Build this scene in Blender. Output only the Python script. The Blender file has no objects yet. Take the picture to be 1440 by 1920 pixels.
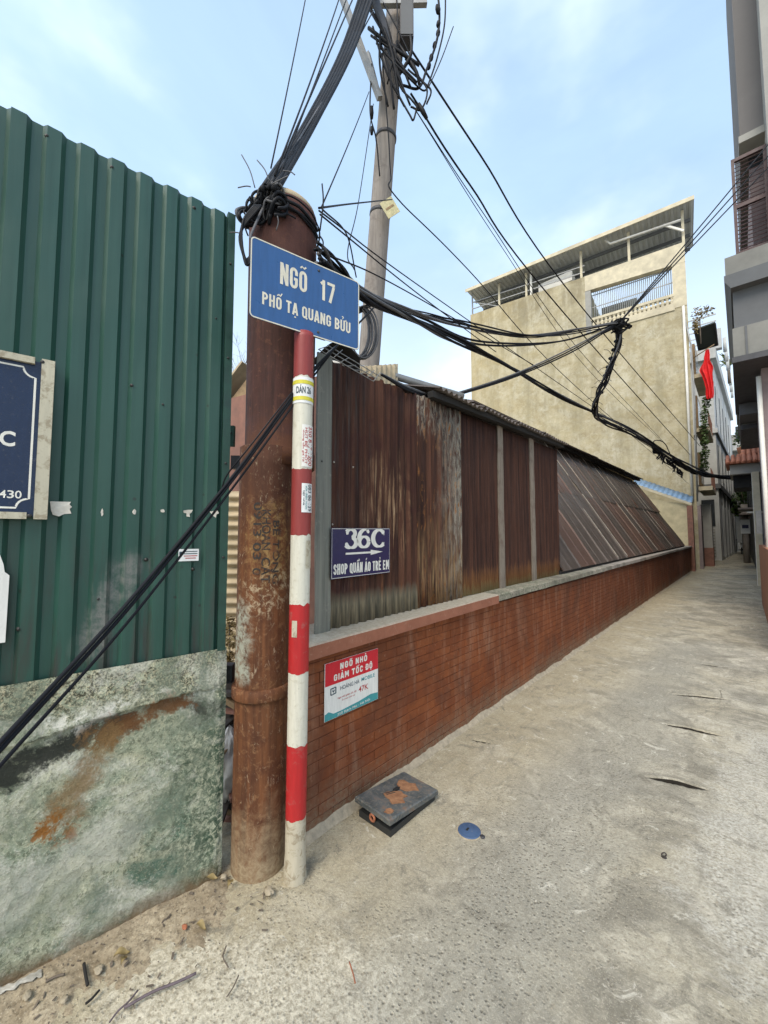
import bpy, bmesh, math, random
import numpy as np
from mathutils import Vector, Matrix, noise as mnoise

random.seed(7)
sc = bpy.context.scene
COL = sc.collection
PI = math.pi

# ------------------------------------------------------------------ camera
FPX, EYE = 740.0, 1.55
YAW, PITCH = math.radians(42.2), math.radians(3.5)
cam_d = bpy.data.cameras.new('camera')
cam = bpy.data.objects.new('camera', cam_d)
COL.objects.link(cam)
cam.location = (0, 0, EYE)
cam.rotation_euler = (PI/2 + PITCH, 0, YAW)
cam_d.sensor_fit = 'VERTICAL'
cam_d.sensor_height = 36.0
cam_d.lens = FPX/1920*36.0
cam_d.clip_start = 0.05
cam_d.clip_end = 2000
sc.camera = cam

# ------------------------------------------------------------------ sky, sun, exposure
SUN_AZ = math.radians(166)      # clockwise from +Y : behind the camera, down the street
SUN_EL = math.radians(50)
w = bpy.data.worlds.new('World'); sc.world = w; w.use_nodes = True
nt = w.node_tree; nt.nodes.clear()
wo = nt.nodes.new('ShaderNodeOutputWorld'); bg = nt.nodes.new('ShaderNodeBackground')
sky = nt.nodes.new('ShaderNodeTexSky'); sky.sky_type = 'NISHITA'; sky.sun_disc = False
sky.sun_elevation = SUN_EL; sky.sun_rotation = SUN_AZ
sky.air_density = 1.0; sky.dust_density = 1.6; sky.ozone_density = 1.5; sky.altitude = 10
tc = nt.nodes.new('ShaderNodeTexCoord')
# thin high cloud over the whole dome
mp = nt.nodes.new('ShaderNodeMapping'); mp.inputs['Scale'].default_value = (1.0, 1.0, 2.6)
ns = nt.nodes.new('ShaderNodeTexNoise'); ns.inputs['Scale'].default_value = 1.2; ns.inputs['Detail'].default_value = 7
ns.inputs['Roughness'].default_value = .55; ns.inputs['Distortion'].default_value = .5
cr = nt.nodes.new('ShaderNodeMapRange'); cr.inputs['From Min'].default_value = .42; cr.inputs['From Max'].default_value = .78
cr.inputs['To Min'].default_value = .42; cr.inputs['To Max'].default_value = .60
mx = nt.nodes.new('ShaderNodeMix'); mx.data_type = 'RGBA'; mx.inputs['B'].default_value = (4.5, 6.2, 8.1, 1)
nt.links.new(tc.outputs['Generated'], mp.inputs['Vector']); nt.links.new(mp.outputs[0], ns.inputs['Vector'])
nt.links.new(ns.outputs['Fac'], cr.inputs['Value']); nt.links.new(cr.outputs[0], mx.inputs['Factor'])
nt.links.new(sky.outputs[0], mx.inputs['A'])
ns2 = nt.nodes.new('ShaderNodeTexNoise'); ns2.inputs['Scale'].default_value = 2.3; ns2.inputs['Detail'].default_value = 5; ns2.inputs['Roughness'].default_value = .5
cr2 = nt.nodes.new('ShaderNodeMapRange'); cr2.interpolation_type = 'SMOOTHSTEP'; cr2.inputs['From Min'].default_value = .50; cr2.inputs['From Max'].default_value = .74; cr2.inputs['To Max'].default_value = .5
mx2 = nt.nodes.new('ShaderNodeMix'); mx2.data_type = 'RGBA'; mx2.inputs['B'].default_value = (6.6, 7.2, 7.6, 1)
mp2 = nt.nodes.new('ShaderNodeMapping'); mp2.inputs['Location'].default_value = (0.2, 2.3, .1); mp2.inputs['Scale'].default_value = (1, 1, 1.8)
nt.links.new(tc.outputs['Generated'], mp2.inputs['Vector']); nt.links.new(mp2.outputs[0], ns2.inputs['Vector']); nt.links.new(ns2.outputs['Fac'], cr2.inputs['Value'])
nt.links.new(cr2.outputs[0], mx2.inputs['Factor']); nt.links.new(mx.outputs['Result'], mx2.inputs['A'])
sx = nt.nodes.new('ShaderNodeSeparateXYZ'); nt.links.new(tc.outputs['Generated'], sx.inputs[0])
hz = nt.nodes.new('ShaderNodeMapRange'); hz.inputs['From Min'].default_value = .02; hz.inputs['From Max'].default_value = .62; hz.inputs['To Min'].default_value = .85; hz.inputs['To Max'].default_value = 0
nt.links.new(sx.outputs['Z'], hz.inputs['Value'])
mx3 = nt.nodes.new('ShaderNodeMix'); mx3.data_type = 'RGBA'; mx3.inputs['B'].default_value = (5.7, 6.1, 6.3, 1)
nt.links.new(hz.outputs[0], mx3.inputs['Factor']); nt.links.new(mx2.outputs['Result'], mx3.inputs['A']); nt.links.new(mx3.outputs['Result'], bg.inputs['Color'])
bg.inputs['Strength'].default_value = 0.10
nt.links.new(bg.outputs[0], wo.inputs[0])

sun_d = bpy.data.lights.new('sun', 'SUN'); sun = bpy.data.objects.new('sun', sun_d); COL.objects.link(sun)
sun_d.energy = 1.5; sun_d.angle = math.radians(32); sun_d.color = (1.0, .90, .75)
sdir = Vector((math.sin(SUN_AZ)*math.cos(SUN_EL), math.cos(SUN_AZ)*math.cos(SUN_EL), math.sin(SUN_EL)))
sun.rotation_euler = sdir.to_track_quat('Z', 'Y').to_euler()

vs = sc.view_settings
vs.view_transform = 'Standard'; vs.look = 'None'; vs.exposure = 1.15; vs.gamma = 1.0; vs.use_curve_mapping = False
sc.cycles.use_adaptive_sampling = True; sc.cycles.adaptive_threshold = .02
sc.cycles.max_bounces = 5; sc.cycles.diffuse_bounces = 3; sc.cycles.glossy_bounces = 2; sc.cycles.transmission_bounces = 2

# ------------------------------------------------------------------ survey helpers (photo pixel + real depth or plane -> world point)
_F = np.array([-math.sin(YAW)*math.cos(PITCH), math.cos(YAW)*math.cos(PITCH), math.sin(PITCH)])
_R = np.array([math.cos(YAW), math.sin(YAW), 0.0])
_U = np.cross(_R, _F)
_C = np.array([0, 0, EYE])
def ray(u, v): return _F + _R*(u-720)/FPX + _U*(960-v)/FPX
def W(u, v, d): return Vector(_C + ray(u, v)*d)
def onz(u, v, z=0): r = ray(u, v); return Vector(_C + r*(z-EYE)/r[2])
def onx(u, v, x): r = ray(u, v); return Vector(_C + r*x/r[0])
def ony(u, v, y): r = ray(u, v); return Vector(_C + r*y/r[1])
def onp(u, v, P, n):
    r = ray(u, v); P = np.array(P); n = np.array(n)
    return Vector(_C + r*(((P-_C)@n)/(r@n)))

# ------------------------------------------------------------------ mesh builder
class MB:
    def __init__(s): s.v = []; s.f = []; s.sm = []
    def add(s, vs, fs, smooth=False):
        o = len(s.v); s.v += [tuple(p) for p in vs]
        s.f += [tuple(i+o for i in f) for f in fs]; s.sm += [smooth]*len(fs); return s
    def box(s, x0, x1, y0, y1, z0, z1):
        return s.hexa([(x0,y0,z0),(x1,y0,z0),(x1,y1,z0),(x0,y1,z0),(x0,y0,z1),(x1,y0,z1),(x1,y1,z1),(x0,y1,z1)])
    def hexa(s, p):
        return s.add(p, [(0,3,2,1),(4,5,6,7),(0,1,5,4),(1,2,6,5),(2,3,7,6),(3,0,4,7)])
    def obox(s, c, a, b, n):      # centre + three half-axis vectors
        c, a, b, n = Vector(c), Vector(a), Vector(b), Vector(n)
        return s.hexa([c-a-b-n, c+a-b-n, c+a+b-n, c-a+b-n, c-a-b+n, c+a-b+n, c+a+b+n, c-a+b+n])
    def beam(s, p, q, w, h, up=(0,0,1)):
        p, q = Vector(p), Vector(q); d = q-p; up = Vector(up); a = d.cross(up)
        if a.length < 1e-6: a = d.cross(Vector((1,0,0)))
        a.normalize(); b = a.cross(d).normalized()
        return s.obox((p+q)/2, d/2, a*w/2, b*h/2)
    def tube(s, pts, r, n=7, caps=True, smooth=True):
        pts = [Vector(p) for p in pts]; m = len(pts)
        rs = r if isinstance(r, (list, tuple)) else [r]*m
        vs = []; fs = []; a = None
        for i, p in enumerate(pts):
            t = (pts[min(i+1, m-1)]-pts[max(i-1, 0)])
            if t.length < 1e-9: t = Vector((0,0,1))
            t.normalize()
            if a is None:
                a = t.cross(Vector((0,0,1)))
                if a.length < 1e-3: a = t.cross(Vector((1,0,0)))
            a = (a - t*a.dot(t)).normalized(); b = t.cross(a)
            for k in range(n):
                g = 2*PI*k/n; vs.append(p + (a*math.cos(g)+b*math.sin(g))*rs[i])
        for i in range(m-1):
            for k in range(n):
                k2 = (k+1) % n
                fs.append((i*n+k, i*n+k2, (i+1)*n+k2, (i+1)*n+k))
        if caps:
            fs.append(tuple(range(n-1, -1, -1))); fs.append(tuple((m-1)*n+k for k in range(n)))
        return s.add(vs, fs, smooth)
    def lathe(s, c, prof, n=32, ax=(0,0,1), smooth=True, capb=True, capt=True, wob=0):
        # prof: list of (r, h) along axis
        ax = Vector(ax).normalized(); a = ax.cross(Vector((0,1,0)))
        if a.length < 1e-3: a = Vector((1,0,0))
        a.normalize(); b = ax.cross(a); c = Vector(c); vs = []; fs = []
        for r, h in prof:
            for k in range(n):
                g = 2*PI*k/n; rr = r*(1+wob*math.sin(g*3+h*7))
                vs.append(c+ax*h+(a*math.cos(g)+b*math.sin(g))*rr)
        for i in range(len(prof)-1):
            for k in range(n):
                k2 = (k+1) % n; fs.append((i*n+k, i*n+k2, (i+1)*n+k2, (i+1)*n+k))
        if capb: fs.append(tuple(range(n-1, -1, -1)))
        if capt: fs.append(tuple((len(prof)-1)*n+k for k in range(n)))
        return s.add(vs, fs, smooth)
    def prism(s, outline, O, X, Y, N, t):   # outline in (x,y), extruded t along N
        O, X, Y, N = Vector(O), Vector(X), Vector(Y), Vector(N); m = len(outline)
        A = [O+X*x+Y*y for x, y in outline]; B = [p+N*t for p in A]
        return s.add(A+B, [tuple(range(m-1, -1, -1)), tuple(range(m, 2*m))]+[(i, (i+1) % m, m+(i+1) % m, m+i) for i in range(m)])
    def grid(s, fn, nu, nv, smooth=True, flip=False):
        vs = [fn(i/nu, j/nv) for j in range(nv+1) for i in range(nu+1)]
        fs = []
        for j in range(nv):
            for i in range(nu):
                a = j*(nu+1)+i; q = (a, a+1, a+nu+2, a+nu+1); fs.append(q[::-1] if flip else q)
        return s.add(vs, fs, smooth)
    def sheet(s, O, U, V, N, width, length, pitch, amp, kind='sine', t=.0012, nv=4, warp=0, top=None, seed=0):
        # profiled metal sheet with a front and a back face
        O, U, V, N = Vector(O), Vector(U).normalized(), Vector(V).normalized(), Vector(N).normalized()
        xs = []
        if kind == 'sine':
            k = max(2, int(width/pitch*8)); xs = [(width*i/k, amp*math.sin(2*PI*width*i/k/pitch)) for i in range(k+1)]
        elif kind == 'flat':
            k = 6; xs = [(width*i/k, 0) for i in range(k+1)]
        elif kind == 'lap':   # flat sheet, a raised rolled seam at each side and one rib in the middle
            e = .03
            for c in (0, width/2, width):
                h = amp if c != width/2 else amp*.45
                xs += [(c-e, 0), (c-e*.5, h), (c+e*.5, h), (c+e, 0)]
            xs = [q for q in xs if -1e-6 <= q[0] <= width+1e-6]
        else:                 # trapezoid
            x = 0; seq = kind
            while x < width:
                for dx, h in seq:
                    if x > width: break
                    xs.append((x, amp*h)); x += dx
            xs.append((width, xs[-1][1]))
        vs = []; m = len(xs)
        for side in (0, 1):
            for j in range(nv+1):
                for x, h in xs:
                    L = length if top is None else length + top(x)
                    y = L*j/nv
                    wv = warp*mnoise.noise((x*2.1+seed*5.3, y*1.7, seed*3.1)) if warp else 0
                    vs.append(O+U*x+V*y+N*(h+wv-side*t))
        fs = []; k = (nv+1)*m
        for j in range(nv):
            for i in range(m-1):
                a = j*m+i; fs.append((a, a+1, a+m+1, a+m)); b = a+k; fs.append((b+m, b+m+1, b+1, b))
        for i in range(m-1):
            a = i; fs.append((a, a+k, a+k+1, a+1)); a = nv*m+i; fs.append((a, a+1, a+k+1, a+k))
        for j in range(nv):
            a = j*m; fs.append((a, a+m, a+m+k, a+k)); a = j*m+m-1; fs.append((a, a+k, a+m+k, a+m))
        return s.add(vs, fs, kind == 'sine')
    def mesh(s, name, off=None):
        me = bpy.data.meshes.new(name); vs = s.v
        if off is not None: vs = [(x-off[0], y-off[1], z-off[2]) for x, y, z in vs]
        me.from_pydata(vs, [], s.f); me.polygons.foreach_set('use_smooth', s.sm); me.update(); return me

def tagit(o, label=None, cat=None, group=None, kind=None):
    if label: o['label'] = label
    if cat: o['category'] = cat
    if group: o['group'] = group
    if kind: o['kind'] = kind
    return o
def root_loc(o):
    while o.parent: o = o.parent
    return o.location
def obj(name, mb, mat, parent=None, label=None, cat=None, group=None, kind=None, base=None):
    off = root_loc(parent) if parent else base
    me = mb.mesh(name, off) if isinstance(mb, MB) else mb
    if not isinstance(mb, MB) and off is not None: me.transform(Matrix.Translation(-Vector(off)))
    if mat: me.materials.append(mat)
    o = bpy.data.objects.new(name, me); COL.objects.link(o)
    if parent: o.parent = parent
    elif base is not None: o.location = base
    return tagit(o, label, cat, group, kind)
def thing(name, label, cat, loc=(0,0,0), group=None, kind=None):
    o = bpy.data.objects.new(name, None); COL.objects.link(o); o.location = loc; o.empty_display_size = .1
    return tagit(o, label, cat, group, kind)

CAP = [.73]
def text_mesh(body, height, width=None, bold=0.0, ext=.0006, spacing=1.0):
    cu = bpy.data.curves.new('lettering', 'FONT'); cu.body = body; cu.size = 1.0; cu.extrude = 0; cu.offset = bold
    cu.space_character = spacing; cu.resolution_u = 3
    to = bpy.data.objects.new('lettering_tmp', cu); COL.objects.link(to)
    dg = bpy.context.evaluated_depsgraph_get()
    me = bpy.data.meshes.new_from_object(to.evaluated_get(dg))
    bpy.data.objects.remove(to); bpy.data.curves.remove(cu)
    co = np.empty(len(me.vertices)*3); me.vertices.foreach_get('co', co); co = co.reshape(-1, 3)
    cap = CAP[0]
    sy = height/cap; sx = sy
    x0, x1 = co[:,0].min(), co[:,0].max()
    if width: sx = width/(x1-x0)
    co[:,0] = (co[:,0]-(x0+x1)/2)*sx; co[:,1] = (co[:,1]-cap/2)*sy; co[:,2] = ext
    me.vertices.foreach_set('co', co.ravel()); me.update()
    return me
_h = text_mesh('H', 1.0, None, 0); _c = [v.co.y for v in _h.vertices]; _hh = max(_c)-min(_c); CAP[0] = .73*_hh
def place(me, O, X, Y, N):
    X, Y, N = Vector(X), Vector(Y), Vector(N)
    M = Matrix(((X.x,Y.x,N.x,O[0]),(X.y,Y.y,N.y,O[1]),(X.z,Y.z,N.z,O[2]),(0,0,0,1)))
    me.transform(M); return me
def wrap(me, c, r, ang0, z0, lean=(0, 0)):   # bend flat lettering round an upright cylinder
    for v in me.vertices:
        a = ang0 + v.co.x/r
        z = z0+v.co.y
        v.co = (c[0]+lean[0]*z+math.cos(a)*(r+v.co.z), c[1]+lean[1]*z+math.sin(a)*(r+v.co.z), z)
    me.update(); return me
def strokes(lines, ext=.0006):     # lines: list of [(x,y,w),...] ribbons of varying width
    mb = MB()
    for q_, L in enumerate(lines):
        vs = []; ext_ = ext+.00012*q_
        for i, (x, y, wd) in enumerate(L):
            a = Vector(L[max(i-1,0)][:2]); b = Vector(L[min(i+1,len(L)-1)][:2]); t = (b-a).normalized(); n = Vector((-t.y, t.x))
            vs += [(x+n.x*wd/2, y+n.y*wd/2, ext_), (x-n.x*wd/2, y-n.y*wd/2, ext_)]
        mb.add(vs, [(2*i, 2*i+1, 2*i+3, 2*i+2) for i in range(len(L)-1)])
    return mb.mesh('lettering')
# condensed block capitals drawn as strokes (with the Vietnamese marks)
def block_glyph(ch, w=.50, sw=.165):
    base = {'Õ':'O~','Ố':'O^/','Ạ':'A.','Ử':'U?+','Ầ':'A^`','Á':'A/','Ẻ':'E?','Ỏ':'O?','Ả':'A?','Ộ':'O^.','Đ':'D-'}.get(ch, ch)
    b, marks = base[0], base[1:]
    if b == 'M': w = .62
    if b in '1I': w = .26 if b == '1' else sw
    L, Rr, T, B = sw/2, w-sw/2, 1-sw/2, sw/2; cx = w/2; rx = (Rr-L)/2; ry = rx*1.05
    def ar(x, y, a, b_, a0, a1, n=9): return [(x+a*math.cos(math.radians(a0+(a1-a0)*i/n)), y+b_*math.sin(math.radians(a0+(a1-a0)*i/n))) for i in range(n+1)]
    O = ar(cx, T-ry, rx, ry, 180, 0)+ar(cx, B+ry, rx, ry, 0, -180); O.append(O[0])
    P = []
    if b in 'OQ': P.append(O)
    if b == 'Q': P.append([(cx+.02, .20), (w+.01, -.02)])
    if b in 'CG':
        P.append([(Rr, .64)]+ar(cx, T-ry, rx, ry, 0, 180)+ar(cx, B+ry, rx, ry, 180, 360)+[(Rr, .36 if b == 'C' else .46)])
        if b == 'G': P.append([(cx, .46), (w, .46)])
    if b == 'U': P.append([(L, 1)]+ar(cx, B+ry, rx, ry, 180, 360)+[(Rr, 1)])
    if b == 'N': P += [[(L, 0), (L, 1)], [(Rr, 0), (Rr, 1)], [(L, .97), (Rr, .03)]]
    if b == 'M': P += [[(L, 0), (L, 1)], [(Rr, 0), (Rr, 1)], [(L+.02, .97), (cx, .30)], [(Rr-.02, .97), (cx, .30)]]
    if b == 'H': P += [[(L, 0), (L, 1)], [(Rr, 0), (Rr, 1)], [(L, .51), (Rr, .51)]]
    if b == 'T': P += [[(0, T), (w, T)], [(cx, 0), (cx, 1-sw)]]
    if b == 'A': P += [[(.05, 0), (cx-.015, 1)], [(w-.05, 0), (cx+.015, 1)], [(.12, .26), (w-.12, .26)]]
    if b == 'E': P += [[(L, 0), (L, 1)], [(L, T), (w-.04, T)], [(L, .51), (w-.08, .51)], [(L, B), (w-.04, B)]]
    if b == 'I': P += [[(w/2, 0), (w/2, 1)]]
    if b == '1': P += [[(w-L, 0), (w-L, 1)], [(0, .78), (w-L, .90)]]
    if b == '7': P += [[(0, T), (w, T)], [(Rr, 1-sw), (.17, 0)]]
    if b in 'PRB':
        q = (T-.49)/2; P += [[(L, 0), (L, 1)], [(L, T), (Rr-q, T)]+ar(Rr-q, T-q, q, q, 90, -90, 8)+[(L, .49)]]
        if b == 'R': P.append([(cx-.02, .46), (Rr+.01, 0)])
        if b == 'B': q = (.49-B)/2; P.append([(L, .49), (Rr-q, .49)]+ar(Rr-q, B+q, q, q, 90, -90, 8)+[(L, B)])
    if b == 'D': q = .2; P += [[(L, 0), (L, 1)], [(L, T), (Rr-q, T)]+ar(Rr-q, T-q, q, q, 90, 0, 6)+ar(Rr-q, B+q, q, q, 0, -90, 6)+[(L, B)]]
    if b == 'S': P.append([(Rr, .68)]+ar(cx, T-ry, rx, ry, 0, 180)+[(L, .66), (cx, .52), (Rr, .38)]+ar(cx, B+ry, rx, ry, 0, -180)+[(L, .32)])
    out = [[(x, y, sw) for x, y in q] for q in P]; t2 = sw*.55
    for m in marks:
        if m == '~': out.append([(cx-.19, 1.10, t2), (cx-.08, 1.19, t2), (cx+.06, 1.12, t2), (cx+.19, 1.22, t2)])
        if m == '^': out += [[(cx-.17, 1.08, t2), (cx, 1.22, t2)], [(cx, 1.22, t2), (cx+.17, 1.08, t2)]]
        if m == '/': out.append([(cx+(.16 if '^' in marks else -.04), 1.16, t2), (cx+(.28 if '^' in marks else .13), 1.36, t2)])
        if m == '`': out.append([(cx+.28, 1.16, t2), (cx+.15, 1.34, t2)])
        if m == '.': out.append([(cx-.07, -.17, .13), (cx+.07, -.17, .13)])
        if m == '?': out.append([(cx-.09, 1.28, t2*.8), (cx+.02, 1.34, t2*.8), (cx+.07, 1.24, t2*.8), (cx, 1.16, t2*.8), (cx, 1.08, t2*.8)])
        if m == '+': out.append([(Rr+.02, .97, t2), (w+.10, 1.0, t2), (w+.12, 1.10, t2)])
        if m == '-': out.append([(-.08, .51, t2), (w*.55, .51, t2)])
    return out, w
def block_text(txt, x0, x1, z0, h, frame, mat, parent, sw=.165, gap=.11, name='letter', ext=.0006):
    """one object per character, spread from x0 to x1 along the sign; frame(x, z) -> (O, X, Y, N)"""
    gl = []; x = 0
    for ch in txt:
        if ch == ' ': x += .30; continue
        g_, w_ = block_glyph(ch, .50, sw); gl.append((x, g_)); x += w_+gap
    k = (x1-x0)/(x-gap)
    for xo, g_ in gl:
        me = strokes([[(x0+(xo+a)*k, z0+b*h, c*(k*.62+h*.38)) for a, b, c in L] for L in g_], ext)
        place(me, *frame); obj(name, me, MT[mat], parent)
def smooth_path(pts, n=8):
    P = [Vector(p) for p in pts]; P = [P[0]*2-P[1]]+P+[P[-1]*2-P[-2]]; out = []
    for i in range(1, len(P)-2):
        a, b, c, d = P[i-1:i+3]
        for k in range(n):
            t = k/n
            out.append(.5*((2*b)+(c-a)*t+(2*a-5*b+4*c-d)*t*t+(3*b-a-3*c+d)*t**3))
    out.append(P[-2]); return out

# ------------------------------------------------------------------ materials
class S:
    def __init__(s, name):
        s.m = bpy.data.materials.new(name); s.m.use_nodes = True; s.t = s.m.node_tree; s.t.nodes.clear()
        s.o = s.t.nodes.new('ShaderNodeOutputMaterial'); s.b = s.t.nodes.new('ShaderNodeBsdfPrincipled')
        s.t.links.new(s.b.outputs[0], s.o.inputs[0]); s._p = None
    def put(s, sock, v):
        if isinstance(v, bpy.types.NodeSocket): s.t.links.new(v, sock)
        elif isinstance(v, (int, float)): sock.default_value = v if sock.type == 'VALUE' else ((v,)*3 if sock.type == 'VECTOR' else (v, v, v, 1))
        else: sock.default_value = tuple(v)+((1,) if sock.type == 'RGBA' and len(v) == 3 else ())
    def n(s, t, **k):
        x = s.t.nodes.new(t)
        for a, v in k.items(): setattr(x, a, v)
        return x
    def pos(s):
        if s._p is None: s._p = s.n('ShaderNodeNewGeometry').outputs['Position']
        return s._p
    def local(s): return s.n('ShaderNodeTexCoord').outputs['Object']
    def rnd(s): return s.n('ShaderNodeObjectInfo').outputs['Random']
    def island(s): return s.n('ShaderNodeNewGeometry').outputs['Random Per Island']
    def xyz(s, v=None):
        x = s.n('ShaderNodeSeparateXYZ'); s.put(x.inputs[0], v if v is not None else s.pos()); return x.outputs
    def map(s, sc=(1,1,1), loc=(0,0,0), rot=(0,0,0), v=None):
        x = s.n('ShaderNodeMapping'); s.put(x.inputs['Vector'], v if v is not None else s.pos())
        x.inputs['Scale'].default_value = sc; x.inputs['Location'].default_value = loc; x.inputs['Rotation'].default_value = rot; return x.outputs[0]
    def noise(s, scale=5, detail=5, rough=.6, dist=0, v=None):
        x = s.n('ShaderNodeTexNoise'); s.put(x.inputs['Vector'], v if v is not None else s.pos())
        x.inputs['Scale'].default_value = scale; x.inputs['Detail'].default_value = detail
        x.inputs['Roughness'].default_value = rough; x.inputs['Distortion'].default_value = dist; return x.outputs['Fac']
    def voro(s, scale=20, feature='F1', v=None, out='Distance'):
        x = s.n('ShaderNodeTexVoronoi', feature=feature); s.put(x.inputs['Vector'], v if v is not None else s.pos())
        x.inputs['Scale'].default_value = scale; return x.outputs[out]
    def math(s, op, a, b=0.0, c=None):
        x = s.n('ShaderNodeMath', operation=op); s.put(x.inputs[0], a); s.put(x.inputs[1], b)
        if c is not None: s.put(x.inputs[2], c)
        return x.outputs[0]
    def mr(s, v, a, b, c=0.0, d=1.0, smooth=False):
        x = s.n('ShaderNodeMapRange'); x.clamp = True
        if smooth: x.interpolation_type = 'SMOOTHSTEP'
        s.put(x.inputs[0], v)
        for i, q in enumerate((a, b, c, d)): s.put(x.inputs[i+1], q)
        return x.outputs[0]
    def mix(s, f, a, b, mode='MIX'):
        x = s.n('ShaderNodeMix', data_type='RGBA', blend_type=mode)
        s.put(x.inputs['Factor'], f); s.put(x.inputs['A'], a); s.put(x.inputs['B'], b); return x.outputs['Result']
    def ramp(s, f, stops):
        x = s.n('ShaderNodeValToRGB'); s.put(x.inputs[0], f); e = x.color_ramp.elements
        while len(e) < len(stops): e.new(.5)
        for q, (p, c) in zip(e, stops): q.position = p; q.color = tuple(c)+(1,)
        return x.outputs[0]
    def capsule(s, a, b, v=None):     # distance to the segment a-b
        a, b = Vector(a), Vector(b); d = b-a; L = d.length_squared
        p = s.n('ShaderNodeVectorMath', operation='SUBTRACT'); s.put(p.inputs[0], v if v is not None else s.pos()); p.inputs[1].default_value = a
        q = s.n('ShaderNodeVectorMath', operation='DOT_PRODUCT'); s.put(q.inputs[0], p.outputs[0]); q.inputs[1].default_value = d
        t = s.mr(q.outputs['Value'], 0.0, L)
        k = s.n('ShaderNodeVectorMath', operation='SCALE'); k.inputs[0].default_value = d; s.put(k.inputs['Scale'], t)
        e = s.n('ShaderNodeVectorMath', operation='DISTANCE'); s.put(e.inputs[0], p.outputs[0]); s.put(e.inputs[1], k.outputs[0])
        return e.outputs['Value']
    def bump(s, h, strength=.5, dist=.01, prev=None):
        x = s.n('ShaderNodeBump'); x.inputs['Strength'].default_value = strength; x.inputs['Distance'].default_value = dist
        s.put(x.inputs['Height'], h)
        if prev is not None: s.put(x.inputs['Normal'], prev)
        return x.outputs[0]
    def out(s, col, rough=.8, metal=0.0, bump=None, spec=None, sub=None):
        s.put(s.b.inputs['Base Color'], col); s.put(s.b.inputs['Roughness'], rough); s.put(s.b.inputs['Metallic'], metal)
        if bump is not None: s.put(s.b.inputs['Normal'], bump)
        if spec is not None: s.put(s.b.inputs['Specular IOR Level'], spec)
        return s.m

def plain(name, col, rough=.7, metal=0, var=.25, scale=9, grime=.3, spec=None, bump=.15):
    s = S(name); n1 = s.noise(scale, 6, .65); n2 = s.noise(scale*.22, 3, .5)
    dark = tuple(c*(1-var) for c in col); lite = tuple(min(1, c*(1+var)) for c in col)
    c = s.mix(s.mr(n1, .3, .7), dark, lite)
    c = s.mix(s.math('MULTIPLY', s.mr(n2, .52, .75), grime), c, tuple(q*.45+.01 for q in col))
    return s.out(c, s.mr(n1, .3, .7, max(.05, rough-.12), min(1, rough+.12)), metal, s.bump(n1, bump, .004), spec)
MT = {}
# --- alley concrete
s = S('alley_concrete'); x, y, z = s.xyz()
big = s.noise(.8, 5, .62, .5); mid = s.noise(3.1, 5, .68, .5); sm = s.noise(12, 6, .7, .4); fine = s.noise(60, 5, .75); grit = s.noise(150, 3, .7)
c = s.mix(s.mr(big, .42, .58), (.33,.318,.275), (.45,.415,.325))
c = s.mix(s.math('MULTIPLY', s.mr(mid, .48, .62), .8), c, (.56,.53,.445))
c = s.mix(s.math('MULTIPLY', s.mr(s.noise(2.0, 5, .72, .7), .48, .60), .8), c, (.20,.19,.16))
c = s.mix(s.math('MULTIPLY', s.mr(sm, .50, .68), .45), c, (.26,.24,.195))
# sand and dust carried along the foot of the wall and the fence
sandy = s.math('MULTIPLY', s.mr(s.math('ADD', x, s.mr(mid, .2, .8, -.45, .45)), -1.7, -.7, 1, 0, True), .8)
c = s.mix(sandy, c, s.mix(s.mr(sm, .35, .65), (.36,.31,.21), (.50,.45,.33)))
# pale worn skin by the striped pole
worn = s.mr(s.math('ADD', s.capsule((-1.50,.55,0), (-1.02,.95,0)), s.mr(sm, .2, .8, -.22, .22)), .10, .30, 1, 0, True)
c = s.mix(s.math('MULTIPLY', worn, s.mr(fine, .34, .56, .1, .85)), c, (.68,.65,.55))
# grey wheel track with exposed aggregate
trk = s.mr(s.math('ADD', s.capsule((-.80,.9,0), (-.70,7,0)), s.mr(mid, .2, .8, -.2, .2)), .06, .42, 1, 0, True)
c = s.mix(s.math('MULTIPLY', trk, .6), c, (.36,.355,.315))
pat = s.mr(s.math('ADD', s.capsule((-.05,2.2,0), (.1,4.2,0)), s.mr(mid, .2, .8, -.25, .25)), .1, .3, 1, 0, True)
c = s.mix(s.math('MULTIPLY', pat, s.mr(fine, .35, .6, .1, .75)), c, (.60,.59,.54))
spk = s.voro(58); spk2 = s.voro(97); spk3 = s.voro(140)
area = s.mr(s.noise(1.5, 5, .65, .6), .42, .56)
agg = s.math('MAXIMUM', trk, s.math('MULTIPLY', area, .75))
c = s.mix(s.math('MULTIPLY', s.mr(spk, .16, .34, 1, 0), s.math('MULTIPLY', agg, .42)), c, (.13,.118,.095))
c = s.mix(s.math('MULTIPLY', s.mr(spk2, .14, .30, 1, 0), s.mr(agg, 0, 1, .18, .42)), c, (.64,.61,.52))
c = s.mix(s.math('MULTIPLY', s.mr(spk3, .12, .30, 1, 0), .32), c, (.16,.145,.115))
c = s.mix(s.math('MULTIPLY', s.mr(fine, .36, .60, 1, 0), .45), c, (.19,.172,.135))
stn = s.mr(s.noise(5.5, 6, .72, 1.6), .56, .64); c = s.mix(s.math('MULTIPLY', stn, .55), c, (.155,.145,.12))
splash = s.mr(s.noise(6.5, 6, .75, 1.2, s.map(loc=(4,7,0))), .60, .66); c = s.mix(s.math('MULTIPLY', splash, .7), c, (.62,.60,.53))
c = s.mix(s.math('MULTIPLY', s.mr(grit, .56, .70), .5), c, (.62,.58,.48))
streak = s.noise(1, 6, .72, .4, s.map((22, 4, 1), rot=(0,0,.5)))
c = s.mix(s.math('MULTIPLY', s.mr(streak, .52, .68), .42), c, (.20,.19,.16))
brush = s.noise(1, 5, .7, .3, s.map((5, 34, 1), rot=(0,0,-.35)))
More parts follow.
